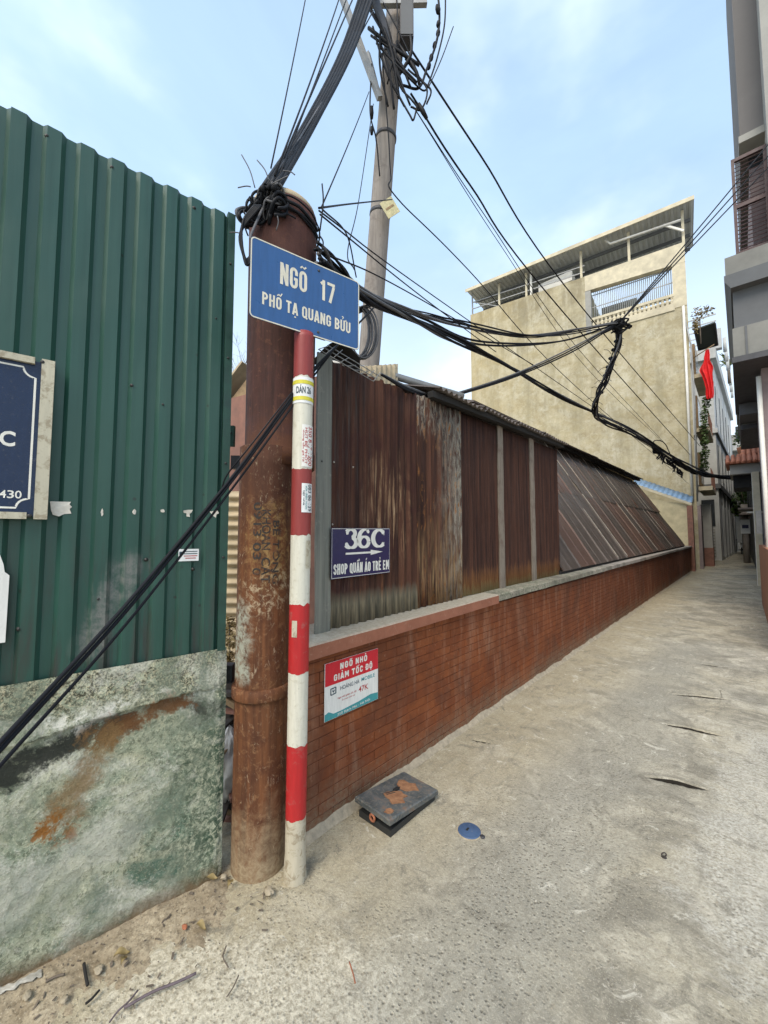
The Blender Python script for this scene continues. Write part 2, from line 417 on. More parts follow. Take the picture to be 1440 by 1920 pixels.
c = s.mix(s.math('MULTIPLY', s.math('MULTIPLY', s.mr(brush, .52, .68), .55), s.mr(x, -.6, 0)), c, (.55,.52,.46))
wv = s.n('ShaderNodeMix', data_type='VECTOR')
nz = s.n('ShaderNodeTexNoise'); s.put(nz.inputs['Vector'], s.pos()); nz.inputs['Scale'].default_value = 3.0; nz.inputs['Detail'].default_value = 6
wv.inputs['Factor'].default_value = .22; s.put(wv.inputs['A'], s.pos()); s.put(wv.inputs['B'], nz.outputs['Color'])
crk = s.voro(.5, 'DISTANCE_TO_EDGE', wv.outputs['Result'])
crm = s.math('MULTIPLY', s.mr(crk, .0, .0035, 1, 0), s.mr(s.noise(1.3, 3), .52, .62))
c = s.mix(s.math('MULTIPLY', crm, .6), c, (.10,.09,.07))
h = s.math('ADD', s.math('MULTIPLY', fine, 1.0), s.math('MULTIPLY', sm, .7)); h = s.math('SUBTRACT', h, s.math('MULTIPLY', s.mr(spk, .14, .36, 1, 0), s.math('MULTIPLY', agg, .7)))
h = s.math('SUBTRACT', h, s.math('MULTIPLY', crm, .8))
c = s.mix(1.0, c, (.96,.94,.89), 'MULTIPLY')
MT['ground'] = s.out(c, .95, 0, s.bump(h, .8, .007), .12)

# --- loose dirt
s = S('sandy_dirt'); n1 = s.noise(60, 4, .75); n2 = s.noise(6, 5, .65)
c = s.mix(s.mr(n2, .35, .65), (.265,.215,.145), (.41,.35,.25))
c = s.mix(s.math('MULTIPLY', s.mr(n1, .46, .62), .65), c, (.15,.118,.078)); c = s.mix(s.math('MULTIPLY', s.mr(s.noise(11, 6, .75, 1.0), .52, .62), .6), c, (.20,.165,.115)); c = s.mix(s.math('MULTIPLY', s.mr(s.voro(60), .1, .24, 1, 0), .6), c, (.10,.085,.06))
c = s.mix(s.math('MULTIPLY', s.mr(s.voro(95), .1, .22, 1, 0), .5), c, (.58,.53,.42))
MT['dirt'] = s.out(c, .95, 0, s.bump(s.math('ADD', n1, s.math('MULTIPLY', n2, 2)), .7, .006), .15)

# --- green painted fence sheet
s = S('green_painted_steel'); x, y, z = s.xyz()
st = s.noise(1, 5, .65, .2, s.map((32, 32, 1.1))); n2 = s.noise(3, 5, .6)
c = s.mix(s.mr(st, .3, .7), (.013,.055,.040), (.021,.076,.056))
c = s.mix(s.math('MULTIPLY', s.mr(n2, .5, .75), .4), c, (.036,.086,.070))
low = s.mr(z, 1.02, 1.75, 1, 0)
drt = s.math('MULTIPLY', low, s.mr(s.noise(1, 5, .7, .5, s.map((16, 16, 2.2))), .47, .62))
c = s.mix(s.math('MULTIPLY', drt, .85), c, (.035,.036,.03))
smear = s.mr(s.math('ADD', s.capsule((-1.948,.39,1.12), (-1.925,.52,1.42)), s.mr(st, .2, .8, -.05, .05)), .015, .09, 1, 0, True)
c = s.mix(s.math('MULTIPLY', smear, s.mr(s.noise(22, 5, .7), .38, .6, .15, .8)), c, (.20,.195,.18))
rst = s.math('MULTIPLY', s.mr(s.voro(11), .05, .10, 1, 0), s.mr(n2, .5, .6))
c = s.mix(rst, c, (.018,.02,.016))
MT['green'] = s.out(c, s.mr(n2, .3, .7, .34, .55), 0, s.bump(s.noise(1, 3, .5, 0, s.map((5, 5, 1.6))), .25, .03, s.bump(st, .12, .003)), .5)
MT['green_trim'] = plain('dark_green_trim', (.014,.052,.037), .5, 0, .3, 20, .4)
MT['screw'] = plain('dark_screw', (.05,.05,.048), .5, .6, .2)

# --- mossy plaster (low wall under the fence)
s = S('mossy_plaster'); x, y, z = s.xyz()
n1 = s.noise(7, 5, .7, .5); n2 = s.noise(2.2, 5, .6, .3); n3 = s.noise(48, 5, .75, .5); n4 = s.noise(120, 4, .75)
c = s.mix(s.mr(n1, .35, .65), (.27,.31,.225), (.52,.50,.35))
c = s.mix(s.math('MULTIPLY', s.mr(n2, .42, .62), .7), c, (.44,.47,.345))
lowm = s.mr(z, .05, .55, 1, 0)
grn = s.math('MULTIPLY', s.mr(s.noise(5, 5, .72, .8), .47, .60), s.mr(lowm, 0, 1, .35, 1))
c = s.mix(grn, c, (.055,.135,.095))
c = s.mix(s.math('MULTIPLY', s.mr(n3, .50, .58), .72), c, (.10,.115,.075))
c = s.mix(s.math('MULTIPLY', s.mr(n4, .54, .64), .6), c, (.64,.62,.47))
endm = s.mr(s.math('ADD', y, s.mr(n1, .2, .8, -.2, .2)), .60, .92)
c = s.mix(s.math('MULTIPLY', endm, s.math('MULTIPLY', s.mr(n3, .40, .52), .85)), c, (.03,.070,.045))
top = s.mr(s.math('ADD', z, s.mr(n1, .2, .8, -.06, .06)), .82, .93)
c = s.mix(s.math('MULTIPLY', top, s.mr(n3, .44, .54, 0, .92)), c, (.055,.052,.036))
c = s.mix(s.math('MULTIPLY', top, s.mr(n4, .48, .60, 0, .7)), c, (.66,.60,.40))
chalk = s.mr(s.noise(2.8, 6, .74, .9, s.map(loc=(9,3,4))), .50, .62); c = s.mix(s.math('MULTIPLY', chalk, s.mr(n4, .38, .56, .35, .85)), c, (.62,.61,.52))
grime = s.math('MULTIPLY', s.mr(s.noise(3.4, 6, .72, 1.0, s.map((1,1,.6), loc=(2,5,1))), .49, .62), .55)
c = s.mix(grime, c, s.mix(s.mr(n3, .4, .6), (.07,.115,.085), (.24,.27,.20)))
# black damp patch, white smear and rust run
def fw(sv, zz): return (-1.86+math.sin(math.radians(9.25))*sv, .917+math.cos(math.radians(9.25))*sv, zz)
ragged = s.mr(n1, .2, .8, -.07, .07); rag2 = s.mr(n3, .2, .8, -.04, .04)
def blot(a, b, r0, r1):
    return s.mr(s.math('ADD', s.math('ADD', s.capsule(fw(*a), fw(*b)), ragged), rag2), r0, r1, 1, 0, True)
c = s.mix(s.math('MULTIPLY', blot((-.74,.725), (-.40,.80), .025, .075), .96), c, (.028,.030,.026))
c = s.mix(s.math('MULTIPLY', blot((-.16,.80), (-.06,.76), .02, .08), .85), c, (.035,.040,.032))
c = s.mix(s.math('MULTIPLY', blot((-.60,.845), (-.16,.885), .0, .045), .9), c, (.72,.70,.62))
c = s.mix(s.math('MULTIPLY', blot((-.34,.86), (-.30,.855), .0, .04), .9), c, (.60,.40,.17))
c = s.mix(s.math('MULTIPLY', blot((-.46,.76), (-.18,.835), .025, .075), .92), c, (.14,.066,.028))
c = s.mix(s.math('MULTIPLY', blot((-.46,.75), (-.60,.48), .015, .085), .82), c, (.20,.125,.055))
c = s.mix(s.math('MULTIPLY', blot((-.62,.475), (-.60,.43), .022, .06), .95), c, (.23,.095,.022))
c = s.mix(s.math('MULTIPLY', s.mr(s.math('ADD', s.capsule(fw(-.61,.462), fw(-.602,.448)), rag2), .0, .03, 1, 0, True), .7), c, (.36,.25,.11))
pale = blot((-.75,.30), (-.40,.34), .02, .14)
c = s.mix(s.math('MULTIPLY', pale, .55), c, (.40,.40,.34))
foot = s.mr(s.math('ADD', z, s.mr(n1, .2, .8, -.05, .05)), .01, .075, 1, 0)
c = s.mix(s.math('MULTIPLY', foot, .9), c, (.16,.105,.058))
h = s.math('ADD', s.math('MULTIPLY', n3, .9), s.math('ADD', n1, s.math('MULTIPLY', n4, .4)))
MT['plaster'] = s.out(c, .95, 0, s.bump(h, .9, .010), .1)

# --- rusty steel post
def rust_post(name, upper):
    s = S(name); x, y, z = s.xyz()
    n1 = s.noise(9, 5, .7, .4); n2 = s.noise(34, 5, .7, .6); st = s.noise(1, 6, .65, .3, s.map((30, 30, 2.0)))
    if upper:
        c = s.mix(s.mr(st, .35, .65), (.036,.020,.018), (.080,.036,.029))
        c = s.mix(s.math('MULTIPLY', s.mr(n1, .55, .72), .5), c, (.035,.030,.034))
        c = s.mix(s.math('MULTIPLY', s.mr(z, 2.75, 3.1), .45), c, (.11,.048,.038)); c = s.mix(s.math('MULTIPLY', s.mr(n2, .56, .68), .45), c, (.15,.07,.04)); c = s.mix(s.math('MULTIPLY', s.mr(z, 2.2, 1.9), s.mr(n1, .42, .58, 0, .8)), c, (.11,.046,.022))
    else:
        c = s.mix(s.mr(st, .35, .65), (.075,.033,.018), (.165,.068,.030))
        c = s.mix(s.math('MULTIPLY', s.mr(n1, .48, .66), .85), c, (.072,.030,.018)); c = s.mix(s.math('MULTIPLY', s.mr(n2, .55, .68), .5), c, (.29,.16,.08))
        upz = s.mr(z, 1.55, 1.85); c = s.mix(s.math('MULTIPLY', upz, .75), c, (.062,.030,.022))
        och = s.mr(s.math('ADD', s.capsule((-1.66,1.05,1.40), (-1.66,1.03,1.62)), s.mr(n1, .2, .8, -.09, .09)), .05, .13, 1, 0, True)
        c = s.mix(s.math('MULTIPLY', och, s.mr(n2, .44, .62, 0, .6)), c, (.31,.20,.075))
        c = s.mix(s.math('MULTIPLY', s.mr(s.math('ADD', s.capsule((-1.68,.98,1.25), (-1.66,1.06,1.30)), s.mr(n1, .2, .8, -.09, .09)), .06, .12, 1, 0), s.mr(n2, .50, .60, 0, .7)), c, (.40,.32,.21))
        gp = s.mr(s.math('ADD', s.capsule((-1.78,.94,.93), (-1.77,.93,1.18)), s.mr(n1, .2, .8, -.06, .06)), .03, .09, 1, 0, True)
        c = s.mix(s.math('MULTIPLY', gp, s.mr(n2, .36, .55)), c, (.31,.32,.26))
        scr = s.math('MULTIPLY', s.mr(s.noise(1, 4, .8, 1.5, s.map((38, 38, 16))), .58, .66), s.mr(n1, .44, .58))
        c = s.mix(s.math('MULTIPLY', scr, .55), c, (.48,.38,.26))
        mud = s.mr(s.math('ADD', z, s.mr(n1, .2, .8, -.16, .16)), .02, .34, 1, 0)
        c = s.mix(s.math('MULTIPLY', mud, s.mr(n2, .34, .6, .3, .95)), c, (.33,.26,.165))
    return s.out(c, s.mr(n1, .3, .7, .65, .9), .0, s.bump(s.math('ADD', n2, st), .35, .004), .15)
MT['post_lo'] = rust_post('rusted_steel_lower', False)
MT['post_up'] = rust_post('maroon_steel_upper', True)

# --- painted pole bands
def paint(name, col, wear, worn=(.30,.26,.19), rough=.45, amt=.5):
    s = S(name); n1 = s.noise(24, 6, .7, .5); n2 = s.noise(90, 4, .7); st = s.noise(1, 4, .6, 0, s.map((60, 60, 7)))
    c = s.mix(s.mr(st, .3, .7), tuple(q*.82 for q in col), col)
    c = s.mix(s.math('MULTIPLY', s.mr(n1, wear, wear+.10), amt), c, worn)
    c = s.mix(s.math('MULTIPLY', s.mr(n2, .6, .75), .35), c, tuple(q*.5 for q in worn))
    return s.out(c, s.mr(n1, .3, .7, rough-.1, rough+.15), 0, s.bump(n1, .3, .002), .4)
MT['pred'] = paint('red_paint', (.44,.020,.022), .57, (.30,.12,.10))
MT['pred_dull'] = paint('dull_red_paint', (.26,.040,.036), .66, (.20,.10,.08))
MT['pwhite'] = paint('white_paint', (.64,.62,.52), .55, (.40,.36,.26))
MT['pwhite_dirty'] = paint('dirty_white_paint', (.52,.47,.36), .50, (.24,.19,.12), .6, .75)
MT['ring_yellow'] = paint('yellow_print', (.62,.56,.05), .62, (.5,.5,.35))

# --- brick
s = S('painted_brick'); x, y, z = s.xyz()
n1 = s.noise(3.2, 6, .68, .4); n2 = s.noise(40, 5, .7); st = s.noise(1, 6, .7, .3, s.map((8, 8, 1.2)))
r = s.rnd(); r2 = s.island()
c = s.mix(s.mr(n1, .35, .65), (.150,.045,.018), (.255,.082,.031))
c = s.mix(s.math('MULTIPLY', s.math('FRACT', s.math('ADD', s.math('MULTIPLY', r, 3.7), s.math('MULTIPLY', r2, 1.0))), .42), c, (.135,.038,.020))
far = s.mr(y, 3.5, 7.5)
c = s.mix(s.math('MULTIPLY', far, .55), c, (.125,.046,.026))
c = s.mix(s.math('MULTIPLY', s.mr(st, .50, .66), .6), c, (.30,.165,.105)); c = s.mix(s.math('MULTIPLY', s.mr(s.noise(9, 6, .75, 1.2), .55, .64), .5), c, (.10,.042,.024))
c = s.mix(s.math('MULTIPLY', s.mr(s.noise(1.4, 6, .72, .8), .48, .62), .65), c, (.095,.042,.026))
c = s.mix(s.math('MULTIPLY', s.mr(n2, .60, .74), .5), c, (.34,.22,.15))
damp = s.mr(s.math('ADD', z, s.mr(n1, .2, .8, -.12, .12)), .02, .24, 1, 0)
c = s.mix(s.math('MULTIPLY', damp, s.mr(n2, .36, .6, .15, .8)), c, (.20,.15,.10))
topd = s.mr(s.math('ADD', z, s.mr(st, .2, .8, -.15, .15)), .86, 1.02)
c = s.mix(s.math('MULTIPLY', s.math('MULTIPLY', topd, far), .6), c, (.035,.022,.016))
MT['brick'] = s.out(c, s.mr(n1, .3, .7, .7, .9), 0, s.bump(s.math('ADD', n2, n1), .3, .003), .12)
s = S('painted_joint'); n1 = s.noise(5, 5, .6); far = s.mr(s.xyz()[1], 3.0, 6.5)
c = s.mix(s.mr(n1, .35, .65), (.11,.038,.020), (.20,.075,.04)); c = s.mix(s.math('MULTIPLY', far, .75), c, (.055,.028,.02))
MT['joint'] = s.out(c, .9, 0, s.bump(s.noise(60, 4), .4, .003), .1)
MT['skirt'] = plain('mortar_skirt', (.34,.29,.21), .95, 0, .3, 30, .5, bump=.6)
# --- coping
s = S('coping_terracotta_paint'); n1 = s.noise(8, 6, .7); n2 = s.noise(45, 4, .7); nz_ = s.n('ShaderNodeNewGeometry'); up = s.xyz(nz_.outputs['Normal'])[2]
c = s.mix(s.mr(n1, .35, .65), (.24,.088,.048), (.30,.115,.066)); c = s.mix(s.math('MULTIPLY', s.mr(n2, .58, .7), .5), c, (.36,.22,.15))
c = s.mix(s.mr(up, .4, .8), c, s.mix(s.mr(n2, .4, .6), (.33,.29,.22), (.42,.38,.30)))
MT['coping'] = s.out(c, .8, 0, s.bump(n2, .3, .003))
s = S('coping_mossy_cement'); n1 = s.noise(6, 6, .7); n2 = s.noise(38, 5, .75); yy = s.xyz()[1]
c = s.mix(s.mr(n1, .35, .65), (.20,.20,.145), (.36,.32,.25)); c = s.mix(s.math('MULTIPLY', s.mr(n2, .48, .6), .75), c, (.055,.075,.035))
c = s.mix(s.math('MULTIPLY', s.mr(yy, 6.0, 8.0), .65), c, (.34,.29,.26)); c = s.mix(s.math('MULTIPLY', s.mr(s.noise(2.2, 5), .5, .62), .6), c, (.10,.09,.07))
MT['coping_moss'] = s.out(c, .95, 0, s.bump(n2, .5, .006))

# --- rusted corrugated sheet
def rustsheet(name, kind):
    s = S(name); x, y, z = s.xyz()
    st = s.noise(1, 6, .68, .2, s.map((20, 20, .9))); st2 = s.noise(1, 5, .7, .3, s.map((46, 46, 2.6), loc=(3,1,5))); n1 = s.noise(2.6, 6, .7, .6); n2 = s.noise(26, 5, .72, .5)
    c = s.mix(s.mr(st, .38, .62), (.028,.014,.011), (.100,.043,.026))
    if kind == 'A':
        c = s.mix(s.math('MULTIPLY', s.mr(n1, .50, .66), .75), c, (.052,.021,.019))
        zone = s.mr(s.math('ADD', s.capsule((-1.84,2.05,1.95), (-1.84,2.12,1.62)), s.mr(n1, .2, .8, -.25, .25)), .08, .30, 1, 0, True)
        c = s.mix(s.math('MULTIPLY', zone, s.mr(st2, .50, .66)), c, (.30,.18,.10))
        c = s.mix(s.math('MULTIPLY', zone, s.mr(st2, .62, .72)), c, (.42,.34,.22))
        c = s.mix(s.math('MULTIPLY', s.mr(z, 1.62, 1.1), s.mr(st2, .55, .7, 0, .7)), c, (.26,.115,.04))
        left = s.mr(s.math('ADD', y, s.mr(st, .2, .8, -.2, .2)), 1.6, 2.0, 1, 0)
        c = s.mix(s.math('MULTIPLY', left, s.mr(st2, .5, .7, 0, .5)), c, (.085,.082,.076))
    if kind == 'B':
        n2 = s.noise(1, 6, .75, .6, s.map((34, 34, 7)))
        right = s.mr(s.math('ADD', y, s.mr(n1, .2, .8, -.2, .2)), 2.62, 3.0)
        topm = s.mr(s.math('ADD', z, s.mr(n1, .2, .8, -.25, .25)), 2.3, 2.6)
        m = s.math('MAXIMUM', s.math('MULTIPLY', right, s.mr(n2, .40, .56)), s.math('MULTIPLY', topm, s.mr(n2, .46, .58)))
        c = s.mix(m, c, s.mix(s.mr(n2, .5, .7), (.20,.195,.165), (.34,.32,.26)))
        bot = s.mr(s.math('ADD', z, s.mr(n1, .2, .8, -.35, .35)), 1.15, 1.8, 1, 0)
        c = s.mix(s.math('MULTIPLY', bot, s.mr(st2, .44, .62)), c, (.25,.155,.075))
        c = s.mix(s.math('MULTIPLY', s.mr(n2, .54, .62), s.mr(n1, .45, .55)), c, (.20,.085,.03))
    if kind == 'C':
        c = s.mix(.45, c, (.036,.019,.016)); c = s.mix(s.math('MULTIPLY', s.mr(st2, .55, .75), .4), c, (.10,.06,.045))
        c = s.mix(s.math('MULTIPLY', s.mr(s.math('ADD', z, s.mr(st2, .2, .8, -.14, .14)), 1.06, 1.26, 1, 0), .9), c, (.24,.11,.045))
        c = s.mix(s.math('MULTIPLY', s.mr(s.math('ADD', z, s.mr(st2, .2, .8, -.1, .1)), 1.02, 1.12, 1, 0), .8), c, (.23,.20,.10))
    if kind == 'A':
        low = s.mr(s.math('ADD', z, s.mr(st2, .2, .8, -.045, .045)), 1.13, 1.21, 1, 0)
        c = s.mix(low, c, s.mix(s.mr(st2, .4, .6), (.10,.092,.07), (.25,.21,.14)))
    return s.out(c, s.mr(n1, .3, .7, .6, .88), .0, s.bump(s.math('ADD', n2, st2), .25, .003), .15)
for k in 'ABC': MT['rs'+k] = rustsheet('rusted_corrugated_'+k.lower(), k)
s = S('galvanised_strip'); st = s.noise(1, 5, .65, .2, s.map((40, 40, 1.3))); n1 = s.noise(14, 5, .7)
c = s.mix(s.mr(st, .35, .65), (.12,.125,.105), (.21,.21,.175)); c = s.mix(s.math('MULTIPLY', s.mr(n1, .58, .7), .5), c, (.33,.31,.25))
MT['galv'] = s.out(c, .6, .15, s.bump(n1, .2, .003))
s = S('pale_cover_strip'); st = s.noise(1, 5, .65, .2, s.map((40, 40, 1.6))); n1 = s.noise(6, 6, .7); z = s.xyz()[2]
c = s.mix(s.mr(st, .35, .65), (.155,.125,.095), (.25,.21,.165)); c = s.mix(s.math('MULTIPLY', s.mr(n1, .5, .66), .7), c, (.11,.065,.045))
MT['strip'] = s.out(c, .75, 0, s.bump(n1, .2, .003))
s = S('grey_brown_roof_sheet'); st = s.noise(1, 6, .68, .2, s.map((1.2, 12, 1.2))); n1 = s.noise(1.1, 6, .7, .6); n2 = s.noise(16, 5, .7); r = s.rnd()
c = s.mix(s.mr(st, .35, .65), (.062,.047,.037), (.120,.092,.073)); c = s.mix(s.math('MULTIPLY', s.mr(r, .70, .85), .5), c, (.14,.066,.042))
c = s.mix(s.math('MULTIPLY', s.mr(n1, .56, .66), .65), c, (.15,.066,.04)); c = s.mix(s.math('MULTIPLY', s.mr(n2, .6, .74), .5), c, (.30,.26,.21))
MT['lean'] = s.out(c, s.mr(n1, .3, .7, .35, .6), .25, s.bump(n2, .2, .003))
MT['seam'] = plain('seam_glint_screw_metal', (.52,.47,.39), .5, .2, .35, 12, .6)  # pale tone paints sky light on the lap edges; also colours screws
MT['roofsheet'] = plain('weathered_roof_sheet', (.13,.105,.09), .6, .1, .4, 6, .5)
MT['blue_sheet'] = plain('blue_roof_sheet', (.17,.28,.42), .45, 0, .25, 5, .3)
MT['tan_sheet'] = plain('tan_corrugated_sheet', (.44,.36,.235), .75, 0, .25, 7, .35)
MT['wood'] = plain('weathered_timber', (.30,.205,.115), .85, 0, .3, 22, .4)
MT['brownboard'] = plain('brown_board', (.22,.105,.075), .8, 0, .3, 8, .4)
# --- yellow building render
s = S('stained_yellow_render'); x, y, z = s.xyz()
n1 = s.noise(.55, 5, .68, .8); n2 = s.noise(2.6, 5, .72, .5); st = s.noise(1, 6, .7, .3, s.map((1.6, 1.6, .22))); n3 = s.noise(9, 5, .7)
c = s.mix(s.mr(n1, .38, .62), (.42,.36,.225), (.52,.485,.365)); c = s.mix(s.math('MULTIPLY', s.mr(n2, .46, .62), .75), c, (.33,.275,.155)); c = s.mix(s.math('MULTIPLY', s.mr(s.noise(1.6, 6, .78, 2.0), .54, .60), .45), c, (.60,.55,.40))
c = s.mix(s.math('MULTIPLY', s.mr(st, .46, .62), .7), c, (.30,.265,.165)); c = s.mix(s.math('MULTIPLY', s.mr(n3, .54, .66), .5), c, (.25,.22,.14))
c = s.mix(s.math('MULTIPLY', s.mr(s.noise(1, 6, .72, .6, s.map((.9, .9, 2.2))), .48, .64), .5), c, (.40,.34,.19))
c = s.mix(s.math('MULTIPLY', s.mr(z, 12.5, 16.5), s.mr(st, .36, .56, 0, .8)), c, (.25,.21,.125))
lft = s.mr(s.math('ADD', x, s.mr(n1, .2, .8, -2, 2)), -14, -9, 1, 0); c = s.mix(s.math('MULTIPLY', lft, .6), c, (.47,.38,.20))
c = s.mix(s.math('MULTIPLY', s.mr(s.noise(.8, 6, .74, .8), .46, .72), .5), c, (.64,.58,.40))
rs_ = s.math('MULTIPLY', s.mr(s.noise(1, 6, .75, .8, s.map((2.2, 2.2, .16))), .52, .68), s.mr(z, 5, 15, .1, .6)); c = s.mix(rs_, c, (.24,.205,.135))
c = s.mix(1.0, c, (.93,.93,.95), 'MULTIPLY')
MT['yellow'] = s.out(c, .93, 0, s.bump(n2, .35, .05), .2)
MT['cream'] = plain('cream_paint', (.56,.50,.36), .85, 0, .2, 3, .5)
MT['creamwall'] = plain('cream_gable_render', (.56,.49,.31), .9, 0, .2, 4, .4)
MT['white_pvc'] = plain('off_white_pipe', (.66,.64,.58), .5, 0, .12, 4, .4)
MT['steel'] = plain('grey_steel', (.30,.30,.29), .5, .3, .2, 10, .4)
MT['darksteel'] = plain('dark_steel', (.05,.05,.055), .55, .2, .3, 10, .3)
MT['greywall'] = plain('grey_render', (.30,.295,.27), .9, 0, .15, 2.5, .45)
MT['balcony'] = plain('balcony_grey_render', (.20,.198,.18), .9, 0, .2, 2.5, .5)
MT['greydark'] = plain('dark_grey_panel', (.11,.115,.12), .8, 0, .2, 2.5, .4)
MT['greylight'] = plain('light_grey_render', (.46,.47,.46), .9, 0, .15, 1.2, .5)
MT['bay'] = plain('grey_brown_bay', (.135,.128,.125), .85, 0, .12, 2, .3)
MT['pinkwall'] = plain('pinkish_plaster', (.24,.19,.185), .9, 0, .2, 4, .5)
MT['terradado'] = plain('terracotta_dado', (.37,.165,.088), .85, 0, .2, 6, .35)
MT['maroon'] = plain('maroon_shutter', (.055,.024,.024), .55, 0, .25, 14, .3)
MT['tile'] = plain('red_roof_tile', (.36,.13,.07), .8, 0, .3, 9, .5)
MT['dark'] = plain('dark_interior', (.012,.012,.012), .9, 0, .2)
MT['glass'] = plain('dark_window_glass', (.03,.035,.04), .12, 0, .2, 3, .1)
MT['awning'] = plain('dark_green_awning', (.030,.042,.036), .7, 0, .2, 4, .3)
s = S('flag_cloth'); n1 = s.noise(5, 4); c = s.mix(s.mr(n1, .35, .65), (.62,.010,.014), (.76,.02,.022)); MT['flag'] = s.out(c, .7, 0, s.bump(n1, .3, .02))
MT['bark'] = plain('grey_bark', (.13,.105,.08), .9, 0, .3, 12, .4)
def leafmat(name, a, b):
    s = S(name); r = s.island(); c = s.mix(r, a, b); return s.out(c, .6, 0, None, .3)
MT['leaf'] = leafmat('creeper_leaf', (.025,.055,.014), (.075,.125,.03))
MT['leaf2'] = leafmat('pale_leaf', (.10,.13,.035), (.19,.20,.06))
MT['leaf_dry'] = leafmat('dry_leaf', (.16,.12,.05), (.33,.25,.11))
# --- poles, cables
s = S('pole_concrete'); n1 = s.noise(6, 6, .7); st = s.noise(1, 5, .7, .2, s.map((22, 22, 1.6)))
c = s.mix(s.mr(st, .35, .65), (.20,.175,.155), (.31,.275,.24)); c = s.mix(s.math('MULTIPLY', s.mr(n1, .54, .68), .5), c, (.13,.10,.085))
MT['pole'] = s.out(c, .9, 0, s.bump(n1, .3, .006))
MT['cable'] = plain('black_cable', (.009,.010,.013), .6, 0, .35, 3, .2, spec=.2, bump=0)
MT['cable_grey'] = plain('grey_cable', (.10,.10,.105), .5, 0, .3, 4, .2, spec=.2, bump=0)
MT['tape'] = plain('black_tape', (.007,.007,.008), .6, 0, .3, 4, .2, spec=.2, bump=0)
MT['tag'] = plain('yellowed_tag', (.50,.45,.25), .6, 0, .25, 30, .4)
# --- signs
MT['navy'] = paint('navy_enamel', (.006,.020,.060), .70, (.35,.33,.30), .28, .5)
MT['indigo'] = paint('indigo_print', (.013,.010,.068), .70, (.05,.05,.12), .35, .4)
MT['signblue'] = paint('street_sign_blue', (.030,.100,.265), .70, (.10,.16,.28), .35, .4)
MT['letter'] = paint('off_white_lettering', (.78,.76,.68), .68, (.5,.48,.42), .5, .4)
MT['letter_cream'] = paint('worn_cream_lettering', (.70,.66,.54), .6, (.45,.42,.36), .5, .5)
MT['frame_cream'] = paint('dirty_cream_frame', (.52,.48,.36), .50, (.25,.20,.13), .6, .7)
MT['posterred'] = paint('poster_red', (.60,.012,.026), .72, (.5,.2,.2), .4, .3)
MT['posterwhite'] = paint('poster_white', (.78,.77,.72), .72, (.6,.58,.52), .4, .3)
MT['teal'] = paint('poster_teal', (.05,.30,.32), .7, (.2,.4,.4), .4, .3)
MT['inkdark'] = paint('dark_ink', (.03,.06,.08), .72, (.2,.2,.2), .5, .3)
MT['inkred'] = paint('red_ink', (.45,.03,.03), .7, (.5,.3,.28), .5, .3)
MT['inkblack'] = paint('faded_black_ink', (.035,.03,.026), .53, (.15,.07,.035), .85, .95)
MT['paper'] = plain('torn_paper', (.62,.58,.50), .9, 0, .12, 40, .3)
MT['sticker'] = plain('white_sticker', (.70,.71,.70), .6, 0, .1, 40, .2)
# --- meter box, cover
s = S('worn_black_plastic'); n1 = s.noise(11, 6, .7, .4); n2 = s.noise(60, 4, .7)
c = s.mix(s.mr(n1, .38, .62), (.050,.060,.063), (.115,.125,.125)); c = s.mix(s.math('MULTIPLY', s.mr(n2, .50, .64), .6), c, (.22,.195,.15)); c = s.mix(s.math('MULTIPLY', s.mr(n1, .55, .66), .6), c, (.20,.11,.06))
MT['boxlid'] = s.out(c, .55, 0, s.bump(n2, .3, .003))
s = S('rust_stain_flake'); n1 = s.noise(30, 6, .7); c = s.mix(s.mr(n1, .35, .65), (.19,.085,.04), (.33,.17,.085)); MT['rustflake'] = s.out(c, .9, 0, s.bump(n1, .5, .003))
MT['boxdark'] = plain('black_box_side', (.022,.024,.024), .6, 0, .3, 40, .3)
MT['bluecover'] = paint('blue_cover', (.055,.10,.19), .60, (.25,.25,.26), .5, .5)
MT['stone'] = plain('pale_stone', (.31,.265,.19), .9, 0, .3, 30, .3)
MT['brickbit'] = plain('brick_chip', (.33,.12,.06), .9, 0, .3, 30, .3)
MT['stick'] = plain('purple_grey_stick', (.12,.095,.105), .8, 0, .3, 40, .3)
MT['charcoal'] = plain('charred_wood', (.015,.014,.013), .9, 0, .4, 40, .2)
MT['plastic_clear'] = plain('crumpled_plastic', (.40,.385,.34), .45, 0, .3, 25, .3)
MT['slot_shade'] = plain('slot_shade_black', (.022,.018,.013), .75, 0, .4, 60, .3, spec=.1)  # near-black: shade inside the paving slots, put into the colour
MT['junk'] = plain('dark_junk', (.045,.038,.033), .9, 0, .5, 14, .4)
MT['canvas'] = plain('white_sack', (.62,.61,.59), .8, 0, .2, 16, .3)
MT['bike_red'] = plain('motorbike_paint', (.03,.03,.033), .35, 0, .2, 10, .1)
